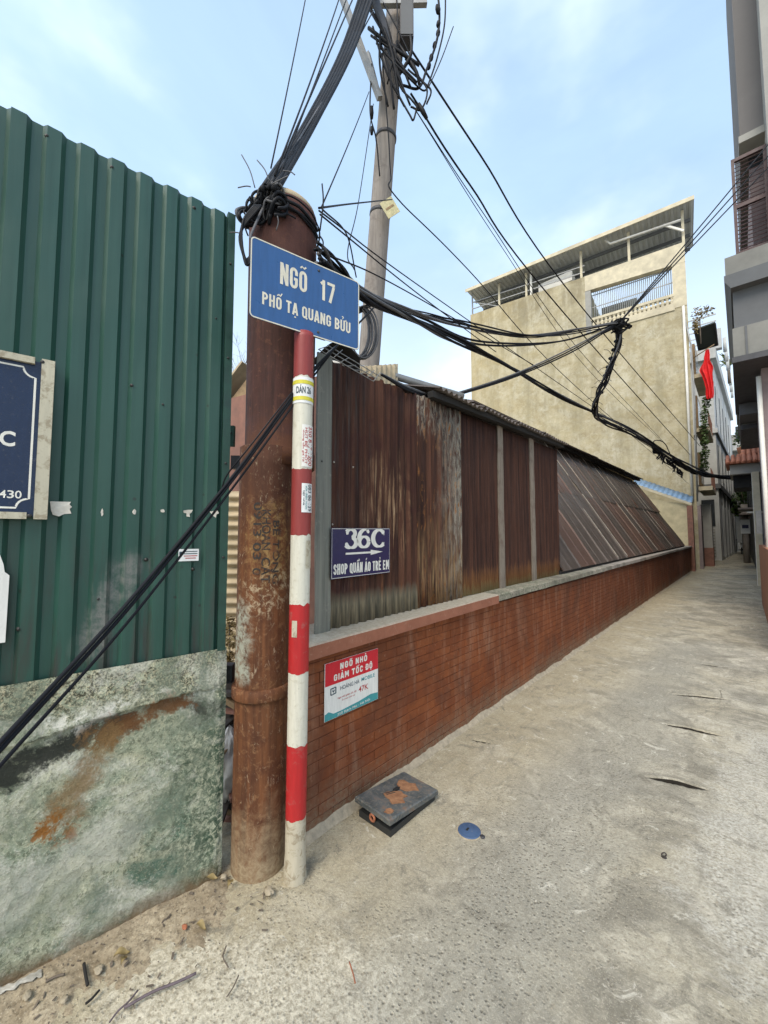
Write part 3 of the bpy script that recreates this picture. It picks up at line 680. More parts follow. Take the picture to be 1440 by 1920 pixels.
# ================================================================== THE SETTING
# ---- alley ground: fine mesh near, coarse beyond, with the sunken slots in the paving
def nn(x, y, k=0.0): return mnoise.noise((x, y, k))
SLOTS = [(-.53, 3.10, -.22, 3.20, .030, .075), (-.56, 4.05, -.17, 4.11, .030, .06), (-.60, 4.84, -.16, 5.04, .028, .05), (-.50, 6.2, -.2, 6.25, .018, .04), (-1.62, 2.74, -1.45, 2.80, .012, .02)]
def ground_z(x, y):
    z = .010*nn(x*.8, y*.8) + .004*nn(x*3, y*3, 5) + .0015*nn(x*11, y*11, 9)
    for x0, y0, x1, y1, wd, dp in SLOTS:
        if abs(x-(x0+x1)/2) < .45 and abs(y-(y0+y1)/2) < .3:
            dx, dy = x1-x0, y1-y0; L2 = dx*dx+dy*dy
            t = ((x-x0)*dx+(y-y0)*dy)/L2
            e = (y-(y0+dy*t)) - .012*nn(x*9, 3.3)            # signed distance across
            prof = max(0, 1-abs(2*t-1)**2.2)
            if prof > 0:
                hw = wd*prof
                if abs(e) < hw: z -= dp*min(1, (1-abs(e)/hw)*2.5)
                elif abs(e) < hw+.05: z += .005*prof*(1-(abs(e)-hw)/.05)
    z -= .006*math.exp(-((x+.95)/.25)**2)*(1 if y > 1 else 0)
    return z*min(1, max(0, 1.0-(y-9)/6)) if y > 9 else z
def span(a, b, st): n = max(1, int(round((b-a)/st))); return [a+(b-a)*i/n for i in range(n)]
gx = span(-60, -6, 6)+span(-6, -2.2, .4)+span(-2.2, .5, .015)+span(.5, 6, .5)+span(6, 60, 6)+[60]
gy = span(-40, -2, 4)+span(-2, .1, .15)+span(.1, 2.9, .02)+span(2.9, 5.2, .010)+span(5.2, 9, .03)+span(9, 20, .3)+span(20, 140, 8)+[140]
mb = MB(); nx = len(gx)
vs = [(x, y, ground_z(x, y)) for y in gy for x in gx]
mb.add(vs, [(j*nx+i, j*nx+i+1, (j+1)*nx+i+1, (j+1)*nx+i) for j in range(len(gy)-1) for i in range(nx-1)], True)
obj('ground', mb, MT['ground'], kind='structure', label='worn beige and grey concrete paving of the alley')

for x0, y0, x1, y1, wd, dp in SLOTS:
    def slot_shade(u, v):
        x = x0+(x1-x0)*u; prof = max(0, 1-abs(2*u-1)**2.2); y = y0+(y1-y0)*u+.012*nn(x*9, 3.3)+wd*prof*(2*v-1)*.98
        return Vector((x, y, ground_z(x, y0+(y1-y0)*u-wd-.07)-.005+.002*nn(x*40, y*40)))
    obj('slot_shade_fill', MB().grid(slot_shade, 40, 6), MT['slot_shade'], bpy.data.objects['ground'])  # added dark lens standing in for the shade in the slot

# ---- sandy dirt drifted along the foot of the green fence
A9 = math.radians(9.25)
FP = Vector((-1.86, .917, 0)); FD = Vector((math.sin(A9), math.cos(A9), 0)); FN = Vector((math.cos(A9), -math.sin(A9), 0)); ZV = Vector((0, 0, 1))
def FW(sv, z, out=0.0): return FP + FD*sv + ZV*z + FN*out
def dirt(u, v):
    sv = -1.6+2.0*u; wd = .06+.46*v
    p = FP+FD*sv+FN*(wd-.07)
    edge = .36+.10*nn(sv*3, 1.2)+.07*nn(sv*9, 4.2)+.05*nn(sv*23, 6.1) - max(0, sv-.05)*.5
    h = .018*(1-(wd/edge)**1.2 if wd < edge else -(wd-edge)*4) - .022*max(0, min(1, (sv+.06)/.16))
    h += .007*nn(p.x*9, p.y*9)+.0035*nn(p.x*40, p.y*40, 2)+.002*nn(p.x*110, p.y*110, 4)
    return Vector((p.x, p.y, h+ground_z(p.x, p.y)-.002))
obj('dirt', MB().grid(dirt, 300, 80), MT['dirt'], kind='stuff', label='sandy dirt drifted along the foot of the mossy wall', cat='dirt')

# ================================================================== GREEN FENCE
t = thing('green_metal_fence', 'tall dark green corrugated steel fence on top of the mossy low wall', 'fence', FW(-1.2, 1.02))
PR = [(.044, 1), (.014, 1), (.032, 0), (.014, 0)]      # crest, slope, trough, slope  (pitch .104)
S0 = -.791-.104*7-.045
def fence_top(off): return lambda x: .008*nn((x+off)*7, .3)
for k in range(3):
    wd = .104*7+.03 if k < 2 else .104*6.1
    s0 = S0+.104*7*k
    if k == 2: wd = -.045-s0
    m_ = MB().sheet(FW(s0, 1.018, .012+.0015*k), FD, ZV, FN, wd, 2.135, .104, .017, PR, .001, 6, .004, fence_top(s0), k)
    obj('sheet', m_, MT['green'], t)
m_ = MB(); m_.box(0, 0, 0, 0, 0, 0); m_ = MB()
m_.obox(FW(-.028, 2.09, .022), FD*.018, ZV*1.075, FN*.014)
obj('edge_trim', m_, MT['green_trim'], t)
for sv, z in [(-.732, 3.11), (-.522, 3.11), (-.20, 3.105), (-.42, 2.19), (-.303, 2.132), (-.345, 1.45), (-.16, 1.40), (-.735, 1.215), (-.505, 1.30), (-.09, 2.6)]:
    m_ = MB().lathe(FW(sv, z, .026), [(.0085, 0), (.0085, .003), (.005, .004), (.0045, .009), (.002, .010)], 10, FN)
    obj('screw', m_, MT['screw'], t)
for z in (2.42, 1.9, 2.9, 1.45):
    obj('screw', MB().lathe(FW(-.03, z, .036), [(.006, 0), (.0055, .004), (.003, .006)], 8, FN), MT['screw'], t)

# ================================================================== MOSSY WALL
t = thing('mossy_low_wall', 'low plastered wall with moss, black damp and rust stains under green fence', 'wall', FW(-1.2, 0))
def plaster(u, v):
    sv = -2.2+2.2*u; z = -.03+1.055*v
    o = .012*nn(sv*2, z*2)+.006*nn(sv*7, z*7, 3)+.0035*nn(sv*22, z*22, 7)
    # broken render: the upper coat overhangs a shallow hollow
    zl = .835+.08*(sv+.4)*.8+.02*nn(sv*6, .5)
    d = zl-z
    if -.9 < sv < -.05 and d > 0: o -= .016*math.exp(-d/.09)*min(1, (sv+.9)*6)*min(1, (-.05-sv)*6)
    elif -.9 < sv < -.05 and d > -.05: o += .006*(1+d/.05)
    o += .03*max(0, .10-z)*1.5*(1+.5*nn(sv*9, .2))
    edge = min(1, (0-sv)/.03); o -= (1-edge)*.012
    return FW(sv, z, .036+o)
obj('render_coat', MB().grid(plaster, 330, 160), MT['plaster'], t)
m_ = MB(); m_.hexa([FW(-2.2, -.03, -.09), FW(-.003, -.03, -.09), FW(-.003, -.03, .026), FW(-2.2, -.03, .026), FW(-2.2, 1.01, -.09), FW(-.003, 1.01, -.09), FW(-.003, 1.01, .026), FW(-2.2, 1.01, .026)])
obj('core', m_, MT['plaster'], t)

# ---- bits stuck on the fence
def scrap(pts, sv, z, out=.033, th=.0008, mat='paper', curl=.004, **k):
    mb = MB(); c = [FW(sv+x, z+y, out+curl*random.random()) for x, y in pts]; n = len(c)
    mb.add(c+[p-FN*th for p in c], [tuple(range(n)), tuple(range(2*n-1, n-1, -1))]+[(i, i+n, (i+1) % n+n, (i+1) % n) for i in range(n)])
    return obj('paper_scrap', mb, MT[mat], base=FW(sv, z, out), **k)
def rag(w_, h_, n=12): return [(w_*math.cos(2*PI*i/n)*random.uniform(.7, 1.1), h_*math.sin(2*PI*i/n)*random.uniform(.7, 1.1)) for i in range(n)]
g = 'torn paper scraps on the green fence'
scrap([(-.032,.026),(.03,.028),(.026,.018),(.034,.008),(.027,.0),(.033,-.018),(.012,-.020),(-.004,-.030),(-.022,-.024),(-.028,-.006)], -.635, 1.655, label='largest torn paper scrap, on green fence beside the framed navy sign', cat='paper', group=g)
scrap(rag(.005, .016), -.505, 1.645, label='narrow sliver of torn paper, on green fence next to the largest scrap', cat='paper', group=g)
scrap(rag(.007, .012), -.395, 1.652, label='small torn paper bit, middle one in the row on green fence', cat='paper', group=g)
scrap(rag(.010, .008), -.290, 1.660, label='tiny torn paper bit before the two white scraps on green fence', cat='paper', group=g)
scrap([(-.018,.010),(0,.014),(.022,.015),(.016,.002),(.008,-.004),(.010,-.018),(-.004,-.016),(-.004,-.002),(-.016,.0)], -.190, 1.655, label='white hook-shaped torn paper scrap on green fence left of the diagonal cables', cat='paper', group=g)
scrap([(-.020,.010),(.014,.016),(.022,.004),(.010,-.004),(.008,-.018),(-.008,-.008)], -.075, 1.655, label='white torn paper scrap behind the diagonal cables near the fence edge', cat='paper', group=g)
t = thing('white_sticker', 'small white printed sticker on green fence under the diagonal cables', 'sticker', FW(-.18, 1.465, .034))
m_ = MB().obox(FW(-.18, 1.465, .0345), FD*.042, ZV*.027+FN*.0, FN*.0006); obj('sheet', m_, MT['sticker'], t)
for k in range(4):
    obj('print', MB().obox(FW(-.172, 1.481-.010*k, .0355), FD*(.028-.006*(k == 3)), ZV*.0018, FN*.0003), MT['inkdark' if k < 2 else 'inkred'], t)
obj('print', MB().obox(FW(-.212, 1.474, .0355), FD*.007, ZV*.007, FN*.0003), MT['inkdark'], t)

# ---- framed navy sign
t = thing('navy_sign', 'framed navy blue enamel sign with cream wooden frame on green fence', 'sign', FW(-.95, 1.62, .033))
s1, s0_, z0, z1 = -.672, -1.30, 1.612, 2.212
obj('panel', MB().obox(FW((s0_+s1)/2, (z0+z1)/2, .042), FD*((s1-s0_)/2-.01), ZV*((z1-z0)/2-.01), FN*.005), MT['navy'], t)
fr = .019
obj('frame_bar', MB().obox(FW(s1-fr, (z0+z1)/2, .049), FD*fr, ZV*(z1-z0)/2, FN*.0145), MT['frame_cream'], t)
obj('frame_bar', MB().obox(FW((s0_+s1-4*fr)/2, z1-.012, .049), FD*((s1-s0_)/2-fr*1.02), ZV*.012, FN*.0135), MT['frame_cream'], t)
obj('frame_bar', MB().obox(FW((s0_+s1-4*fr)/2, z0+.012, .049), FD*((s1-s0_)/2-fr*1.02), ZV*.012, FN*.0135), MT['frame_cream'], t)
obj('frame_bar', MB().obox(FW(s0_-fr, (z0+z1)/2, .049), FD*fr, ZV*(z1-z0)/2, FN*.0145), MT['frame_cream'], t)
def cornerline():
    x1 = s1-fr*2-.016; zt = z1-.040; zb = z0+.040; q = .034; wd = .0065; P = []
    P.append((s0_+.05, zt)); P.append((x1-q, zt))
    for i in range(1, 7): a = PI+PI/2*i/7; P.append((x1+q*math.cos(a)*1.0, zt+q+q*math.sin(a)-q*0)) if False else P.append((x1-q*math.cos(PI/2*i/7), zt-q*math.sin(PI/2*i/7)*1.0))
    P.append((x1, zt-q)); P.append((x1, zb+q))
    for i in range(1, 7): P.append((x1-q*math.sin(PI/2*i/7), zb+q*math.cos(PI/2*i/7)))
    P.append((x1-q, zb)); P.append((s0_+.05, zb))
    return [[(x, y, wd) for x, y in P]]
me = strokes(cornerline(), .0005); place(me, FW(0, 0, .0472), FD, ZV, FN); obj('border_line', me, MT['letter'], t)
me = text_mesh('C', .050, .042, .03); place(me, FW(-.792, 1.900, .0472), FD, ZV, FN); obj('lettering', me, MT['letter'], t)
for q_, ch in enumerate('430'): me = text_mesh(ch, .027, .018, .01); place(me, FW(-.796+.0205*q_, 1.700, .0472), FD, ZV, FN); obj('lettering', me, MT['letter'], t)
for sv, z in [(s1-fr*1.9, z1-.012), (s1-fr*2.6, z0+.012)]:
    obj('screw', MB().lathe(FW(sv, z, .062), [(.007, 0), (.006, .003), (.002, .004)], 10, FN), MT['screw'], t)

t = thing('white_plate', 'torn white plate with dark red blocks at the fence edge below navy sign', 'sign', FW(-.86, 1.17, .034))
m_ = MB().prism([(-.25,-.155),(.082,-.160),(.083,.075),(.070,.088),(.066,.115),(.055,.150),(-.25,.155)], FW(-.85, 1.335, .034), FD, ZV, FN, .004); obj('panel', m_, MT['posterwhite'], t)
for z, hh, a in [(1.395, .020, 0), (1.32, .006, 1), (1.255, .019, 0)]:
    m_ = MB().obox(FW(-.817, z, .0385), FD*.024, ZV*hh, FN*.0004); obj('print', m_, MT['inkred'], t)

# ================================================================== RUSTY POST
PCL = W(497, 1005, 1.985); PCL = Vector((PCL.x, PCL.y, 0))
PCU = W(529, 600, 2.15); PCU = Vector((PCU.x, PCU.y, 0))
RL, RU = .128, .185
t = thing('rusty_steel_post', 'thick rusty round steel post with wider maroon upper casing and cable tangle', 'post', PCL)
prof = [(RL*1.0, -.05)]+[(RL*(1+.004*math.sin(h*9)), h) for h in [i*.1 for i in range(0, 20)]]+[(RL, 1.99)]
obj('lower_tube', MB().lathe(PCL, prof, 48, wob=.003), MT['post_lo'], t)
prof = [(RU*.9, 1.905), (RU*.985, 1.905), (RU*.985, 1.985), (RU*.962, 1.99), (RU*.958, 2.2), (RU*.965, 2.6), (RU*.97, 3.1), (RU*.975, 3.30), (RU*.93, 3.305)]
obj('upper_casing', MB().lathe(PCU, prof, 48), MT['post_up'], t)
obj('cap', MB().lathe(PCU, [(RU*.93, 3.295), (RU*.92, 3.33), (RU*.80, 3.355), (RU*.45, 3.375), (.01, 3.38)], 40), MT['tan_sheet'], t)
zb = .81
prof = [(RL+.002, zb-.028), (RL+.013, zb-.026), (RL+.015, zb-.02), (RL+.014, zb+.026), (RL+.004, zb+.030)]
obj('clamp_ring', MB().lathe(PCL, prof, 48, wob=.002), MT['post_lo'], t)
d = (Vector((0,0,0))-PCL); d.z = 0; dv = d.normalized(); rt = Vector((dv.y, -dv.x, 0))*-1
obj('clamp_bolt', MB().tube([PCL+rt*.13+ZV*.83, PCL+rt*.13+ZV*.79], .009, 8), MT['steel'], t)
obj('flange', MB().obox(PCU-Vector(_R)*.19+ZV*1.94, Vector(_R)*.06, Vector(_F)*.03, ZV*.035), MT['darksteel'], t)
ang_cam = math.atan2(-PCL.y, -PCL.x)
# stencilled lettering running down the post
def col_text(txt, dx, zc, size, length, mat='inkblack'):
    me = text_mesh(txt, size, length, .012, .0016)
    for v in me.vertices: v.co = (v.co.y, -v.co.x, v.co.z)       # read downwards
    wrap(me, PCL, RL, ang_cam+dx/RL, zc); obj('lettering', me, MT[mat], t)
col_text('BÊ TÔNG', .052, 1.475, .030, .30)
col_text('KHOAN', .005, 1.58, .038, .19); col_text('CẮT', .005, 1.39, .038, .12)
col_text('0913', -.036, 1.63, .036, .16); col_text('03', -.036, 1.48, .036, .08); col_text('0', -.036, 1.385, .036, .032)

# ================================================================== RED AND WHITE POLE
PB = Vector((-1.572, 1.13, 0)); PT = W(570, 640, 1.90); LEAN = ((PT.x-PB.x)/PT.z, (PT.y-PB.y)/PT.z); RP = .046
t = thing('striped_marker_pole', 'red and white banded marker pole carrying the blue street sign', 'pole', PB)
def pp(z, out=0): return Vector((PB.x+LEAN[0]*z, PB.y+LEAN[1]*z, z))
zs = [-.03, .275, .60, .925, 1.235, 1.555, 1.865, 2.30, 2.52]
mats = ['pwhite_dirty', 'pred', 'pwhite', 'pred', 'pwhite', 'pred_dull', 'pwhite', 'pred_dull']
labs = ['dirty cream band at the foot', 'bright red band', 'white band', 'bright red band', 'white band', 'dull red band', 'white band', 'dull red band at the top']
for i in range(8):
    z0, z1 = zs[i], zs[i+1]; n = 32; rr = RP*(1.0+.012*(i % 2)); mb = MB(); rings = 9; vs = []
    for j in range(rings):
        for k in range(n):
            g = 2*PI*k/n; e = .010*nn(math.cos(g)*2+i, math.sin(g)*2)+.004*nn(k*.9, i*3.3)
            e2 = .010*nn(math.cos(g)*2+i+1, math.sin(g)*2)+.004*nn(k*.9, (i+1)*3.3)
            f_ = j/(rings-1); z = z0+(z1-z0)*f_+(e*(1-f_) if i > 0 else 0)+(e2*f_ if i < 7 else 0)
            r_ = rr*(1+.010*nn(g, z*8, i)) + (.006*max(0, .12-z)/.12*(1+nn(g*3, z*30)) if i == 0 else 0)
            c = pp(z); vs.append((c.x+r_*math.cos(g), c.y+r_*math.sin(g), z))
    fs = [(j*n+k, j*n+(k+1) % n, (j+1)*n+(k+1) % n, (j+1)*n+k) for j in range(rings-1) for k in range(n)]
    if i == 7: fs.append(tuple((rings-1)*n+k for k in range(n)))
    mb.add(vs, fs, True); obj('paint_band', mb, MT[mats[i]], t, label=labs[i])
angp = math.atan2(-PB.y, -PB.x)
def sleeve(a0, a1, z0, z1, mat, name='sticker', r=RP*1.02+.0012, parent=None, label=None):
    mb = MB(); n = 14; m = 4; vs = []
    for j in range(m+1):
        for i in range(n+1):
            g = angp+a0+(a1-a0)*i/n; z = z0+(z1-z0)*j/m; c = pp(z); vs.append((c.x+r*math.cos(g), c.y+r*math.sin(g), z))
    mb.add(vs, [(j*(n+1)+i, j*(n+1)+i+1, (j+1)*(n+1)+i+1, (j+1)*(n+1)+i) for j in range(m) for i in range(n)], True)
    return obj(name, mb, MT[mat], parent or t, label=label)
def pole_text(txt, size, length, a, z, mat, parent, vertical=True):
    me = text_mesh(txt, size, length, .01, .0006)
    if vertical:
        for v in me.vertices: v.co = (v.co.y, -v.co.x, v.co.z)
    wrap(me, PB, RP*1.02+.0014, angp+a, z, LEAN); obj('lettering', me, MT[mat], parent)
r1 = sleeve(-1.5, 1.5, 2.172, 2.295, 'sticker', label='yellow and white printed wrap around the pole')
sleeve(-1.5, 1.5, 2.185, 2.203, 'ring_yellow', 'print', RP*1.02+.0022, r1); sleeve(-1.5, 1.5, 2.262, 2.280, 'ring_yellow', 'print', RP*1.02+.0022, r1)
me = text_mesh('DÁN 26', .030, .072, .02, .0016); wrap(me, PB, RP*1.02+.0012, angp+.05, 2.233, LEAN); obj('lettering', me, MT['inkdark'], r1)
r2 = sleeve(-.05, 1.5, 1.872, 2.07, 'posterwhite', label='white sticker with red upright lettering')
pole_text('350 817 1200', .022, .185, .86, 1.97, 'inkred', r2); pole_text('HÚT BỂ PHỐT', .012, .17, .38, 1.97, 'inkred', r2); pole_text('thông tắc giá rẻ', .007, .15, .12, 1.97, 'inkred', r2)
r3 = sleeve(.02, 1.5, 1.66, 1.795, 'sticker', label='white sticker with blue upright lettering')
pole_text('083 86 139', .022, .125, .92, 1.728, 'inkdark', r3); pole_text('sửa điện nước', .009, .11, .50, 1.728, 'teal', r3); pole_text('tại nhà', .008, .07, .25, 1.728, 'inkdark', r3)
sleeve(.55, 1.4, 1.40, 1.53, 'frame_cream', label='peeling faded sticker'); sleeve(-.75, -.2, 1.09, 1.165, 'pwhite_dirty', label='scraped sticker remains on the red band')

# ================================================================== BLUE STREET SIGN
A12 = math.radians(12.5); SD = Vector((math.sin(A12), math.cos(A12), 0)); SN = Vector((math.cos(A12), -math.sin(A12), 0))
SP = Vector((-1.54, 1.16, 0))+SN*.055
def SW(sv, z, o=0): return SP+SD*sv+ZV*z+SN*o
t = thing('street_sign', 'blue street name sign with white lettering fixed across the post', 'sign', SW(-.035, 2.51))
x0, x1, z0, z1 = -.317, .243, 2.508, 2.876; q = .018
def rrect(x0, x1, z0, z1, q, n=5):
    P = []
    for cx, cz, a in [(x1-q, z0+q, -PI/2), (x1-q, z1-q, 0), (x0+q, z1-q, PI/2), (x0+q, z0+q, PI)]:
        P += [(cx+q*math.cos(a+PI/2*i/n), cz+q*math.sin(a+PI/2*i/n)) for i in range(n+1)]
    return P
obj('panel', MB().prism(rrect(x0, x1, z0, z1, q), SW(0, 0, 0), SD, ZV, SN, .0022), MT['signblue'], t)
P = rrect(x0+.003, x1-.003, z0+.003, z1-.003, q); P.append(P[0])
me = strokes([[(x, y, .0055) for x, y in P]], .0004); place(me, SW(0, 0, .0026), SD, ZV, SN); obj('border_line', me, MT['letter_cream'], t)
fr_ = (SW(0, 0, .0026), SD, ZV, SN)
block_text('NGÕ', -.181, -.050, 2.706, .104, fr_, 'letter_cream', t)
block_text('17', .024, .101, 2.704, .103, fr_, 'letter_cream', t, .16, .16)
block_text('PHỐ TẠ QUANG BỬU', -.262, .191, 2.581, .058, fr_, 'letter_cream', t, .17, .12)
for s_, z_ in [(.012, 2.845), (.012, 2.535)]:
    obj('bolt', MB().lathe(SW(s_, z_, .002), [(.007, 0), (.006, .003), (.002, .004)], 10, SN), MT['darksteel'], t)
obj('clamp', MB().obox(SW(.012, 2.535, -.02), SD*.055, ZV*.010, SN*.018), MT['steel'], t)
obj('clamp', MB().obox(SW(.012, 2.845, -.02), SD*.055, ZV*.010, SN*.018), MT['steel'], t)

# ================================================================== BRICK WALL
XW = -1.722
def wtop(y): return .985+.030*min(1, (y-1.27)/2.2)+.10*max(0, (y-3.4)/18)**.8
t = thing('brick_wall', 'long low red brown painted brick wall running down the alley', 'wall', (XW, 1.27, 0))
Y0, Y1 = 1.275, 22.2
obj('core', MB().hexa([(XW-.24,Y0+.004,-.05),(XW-.0045,Y0+.004,-.05),(XW-.0045,Y1,-.05),(XW-.24,Y1,-.05),(XW-.24,Y0+.004,wtop(Y0)-.07),(XW-.0045,Y0+.004,wtop(Y0)-.07),(XW-.0045,Y1,wtop(Y1)-.07),(XW-.24,Y1,wtop(Y1)-.07)]), MT['joint'], t)
CH, BL = .0575, .215
def brick_mb(L, Hh, seed):
    rnd = random.Random(seed); e = .0022; hx = .022; f = [rnd.uniform(-.0012, .0012) for _ in range(4)]
    a, b = L/2, Hh/2
    back = [(-hx,-a,-b),(-hx,a,-b),(-hx,a,b),(-hx,-a,b)]; mid = [(-e,-a,-b),(-e,a,-b),(-e,a,b),(-e,-a,b)]
    fr = [(f[0],-a+e,-b+e),(f[1],a-e,-b+e),(f[2],a-e,b-e),(f[3],-a+e,b-e)]
    fs = [(8,9,10,11)]+[(i, (i+1) % 4, 4+(i+1) % 4, 4+i) for i in range(4)]+[(4+i, 4+(i+1) % 4, 8+(i+1) % 4, 8+i) for i in range(4)]
    return MB().add(back+mid+fr, fs)
bm_v = [brick_mb(BL-.004, CH-.0042, k) for k in range(6)]; bmesh_v = []
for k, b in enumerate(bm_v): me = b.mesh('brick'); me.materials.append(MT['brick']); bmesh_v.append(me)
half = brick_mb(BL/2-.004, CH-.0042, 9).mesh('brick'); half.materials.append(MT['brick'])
cand = []; rest = MB()
for r in range(17):
    z = .012+CH*(r+.5); y = Y0; first = r % 2 == 1
    if first: cand.append((y+BL/4, z, 1)); y += BL/2
    while y < Y1-BL/2:
        yc = y+BL/2
        if z+CH/2 < wtop(yc)-.055: cand.append((yc, z, 0))
        y += BL
cand.sort()
for i, (y, z, h_) in enumerate(cand):
    off = random.uniform(-.0010, .0012)
    if i < 296:
        o = bpy.data.objects.new('brick', half if h_ else random.choice(bmesh_v)); COL.objects.link(o); o.parent = t
        o.location = (off, y-1.27, z); o.rotation_euler = (random.uniform(-.004, .004), 0, random.uniform(-.004, .004))
    else:
        b = bm_v[i % 6]; rest.add([(p[0]+XW+off, p[1]+y, p[2]+z) for p in b.v], b.f)
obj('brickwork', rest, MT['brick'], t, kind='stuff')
# coping in cast lengths
cuts = [1.262, 3.42, 4.35, 5.45, 7.2, 9.3, 11.6, 14.2, 17.0, 19.6, 22.25]
for i in range(len(cuts)-1):
    a, b = cuts[i]+.002, cuts[i+1]-.002; n = max(6, int((b-a)/.05)); jit = random.uniform(-.006, .006) if i else 0
    mb = MB(); xo = -1.678+jit; xi = -2.02; vs = []
    for j in range(n+1):
        y = a+(b-a)*j/n; zt = wtop(y)+(.006*nn(y*3, i) if i else .002*nn(y*3, 2)); e = .004*nn(y*6, 3+i)*(2.2 if i else .5); hh = .078 if i == 0 else .062
        vs += [(xo+e, y, zt-hh), (xo+e, y, zt-.008), (xo+e-.008, y, zt), (xi, y, zt+.012), (xi, y, zt-hh), ]
    m = 5; fs = []
    for j in range(n):
        for k in range(m): fs.append((j*m+k, j*m+(k+1) % m, (j+1)*m+(k+1) % m, (j+1)*m+k))
    fs += [tuple(range(m)), tuple(n*m+k for k in range(m-1, -1, -1))]
    mb.add(vs, [f[::-1] for f in fs], False)
    obj('coping_slab', mb, MT['coping' if i == 0 else 'coping_moss'], t)
def skirt(u, v):
    y = 1.22+20.9*u**1.6; o = (1-v)**1.3*(.045+.02*nn(y*5, 1)) ; z = -.012+v*(.05+.022*nn(y*4, 2)+.012*nn(y*17, 6)); return Vector((XW+.001+max(0, o)-(.004 if v > .9 else 0), y, z))
obj('mortar_skirt', MB().grid(skirt, 420, 5, flip=True), MT['skirt'], t)

# ---- signs on the shed and the brick wall
YV = Vector((0, 1, 0)); XV = Vector((1, 0, 0))
t = thing('house_number_sign', 'indigo 36C sign with arrow on rusty corrugated wall', 'sign', (-1.80, 1.78, 1.30))
tilt = Vector((0, .9998, .012)).normalized()
obj('panel', MB().prism([(-.262,-.152),(.262,-.152),(.262,.152),(-.262,.152)], (-1.806, 1.785, 1.450), tilt, ZV, XV, .004), MT['indigo'], t)
me = strokes([[(-.257,-.147,.003),(.257,-.147,.003),(.257,.147,.003),(-.257,.147,.003),(-.257,-.147,.003)]]); place(me, (-1.8017, 1.785, 1.450), tilt, ZV, XV); obj('border_line', me, MT['letter'], t)
def arc(cx, cy, rx, ry, a0, a1, w0, w1, n=22):
    out = []
    for i in range(n+1):
        a = math.radians(a0+(a1-a0)*i/n); f = abs(math.cos(a)); out.append((cx+rx*math.cos(a), cy+ry*math.sin(a), w0+(w1-w0)*f))
    return out
def serif36c():
    L = []; H2 = .118; tn, tk = .012, .034
    # 3
    L.append(arc(-.112, .094, .036, .024, 160, -80, .012, .034)); L.append(arc(-.110, .036, .044, .030, 80, -160, .012, .038))
    L.append([(-.150, .106, .012), (-.142, .098, .026), (-.132, .092, .012)]); L.append([(-.158, .034, .012), (-.148, .026, .028), (-.136, .022, .012)])
    # 6
    L.append(arc(.004, .039, .042, .033, 0, 360, .012, .034, 30)); L.append(arc(.016, .062, .056, .056, 82, 205, .012, .036))
    L.append([(.026, .113, .010), (.040, .107, .026), (.050, .098, .012)])
    # C
    L.append(arc(.146, .060, .058, .054, 42, 318, .012, .040, 30)); L.append([(.186, .116, .004), (.191, .102, .016), (.193, .080, .004)]); L.append([(.190, .020, .010), (.193, .034, .006)])
    return L
GL = serif36c()
for a_, b_ in ((0, 4), (4, 7), (7, 10)): me = strokes(GL[a_:b_]); place(me, (-1.8017, 1.792, 1.474), tilt, ZV, XV); obj('letter', me, MT['letter'], t)
m_ = MB().prism([(-.155,-.006),(.065,-.006),(.065,-.017),(.18,0),(.065,.017),(.065,.006),(-.155,.006)], (-1.8017, 1.793, 1.444), tilt, ZV, XV, .0006); obj('arrow', m_, MT['letter'], t)
block_text('SHOP QUẦN ÁO TRẺ EM', -.243, .250, -.130, .064, ((-1.8017, 1.785, 1.452), tilt, ZV, XV), 'letter', t, .19, .12)

t = thing('slow_down_poster', 'red and white plastic poster with teal foot on brick wall', 'poster', (XW+.008, 1.605, .57))
py0, pyw = 1.622, .212; pz0, pz1 = .545, .853; po = XW+.006
obj('panel', MB().box(po, po+.0025, py0-pyw, py0+pyw, pz0, pz1), MT['posterwhite'], t)
zr = pz1-.124
obj('print', MB().box(po+.0026, po+.0031, py0-pyw+.003, py0+pyw-.001, zr, pz1-.001), MT['posterred'], t, label='red upper field')
block_text('NGÕ NHỎ', 1.520, 1.737, pz1-.053, .034, ((po+.0033, 0, 0), YV, ZV, XV), 'letter', t, .19, .13, ext=.0004)
block_text('GIẢM TỐC ĐỘ', 1.474, 1.782, pz1-.107, .034, ((po+.0033, 0, 0), YV, ZV, XV), 'letter', t, .19, .13, ext=.0004)
xo_ = po+.0026
for txt, h_, w_, dy, z_, mt in [('HOÀNG HÀ', .021, .150, -.025, zr-.034, 'inkdark'), ('MOBILE', .021, .115, .125, zr-.030, 'teal'), ('47K', .030, .082, .085, zr-.082, 'inkred'), ('Ngõ nhỏ giảm tốc độ', .009, .145, -.045, zr-.084, 'inkred'), ('ở mọi nơi từ', .008, .10, -.035, zr-.102, 'inkred')]:
    me = text_mesh(txt, h_, w_, .015, .0004); place(me, (xo_, py0+dy, z_), YV, ZV, XV); obj('lettering', me, MT[mt], t)
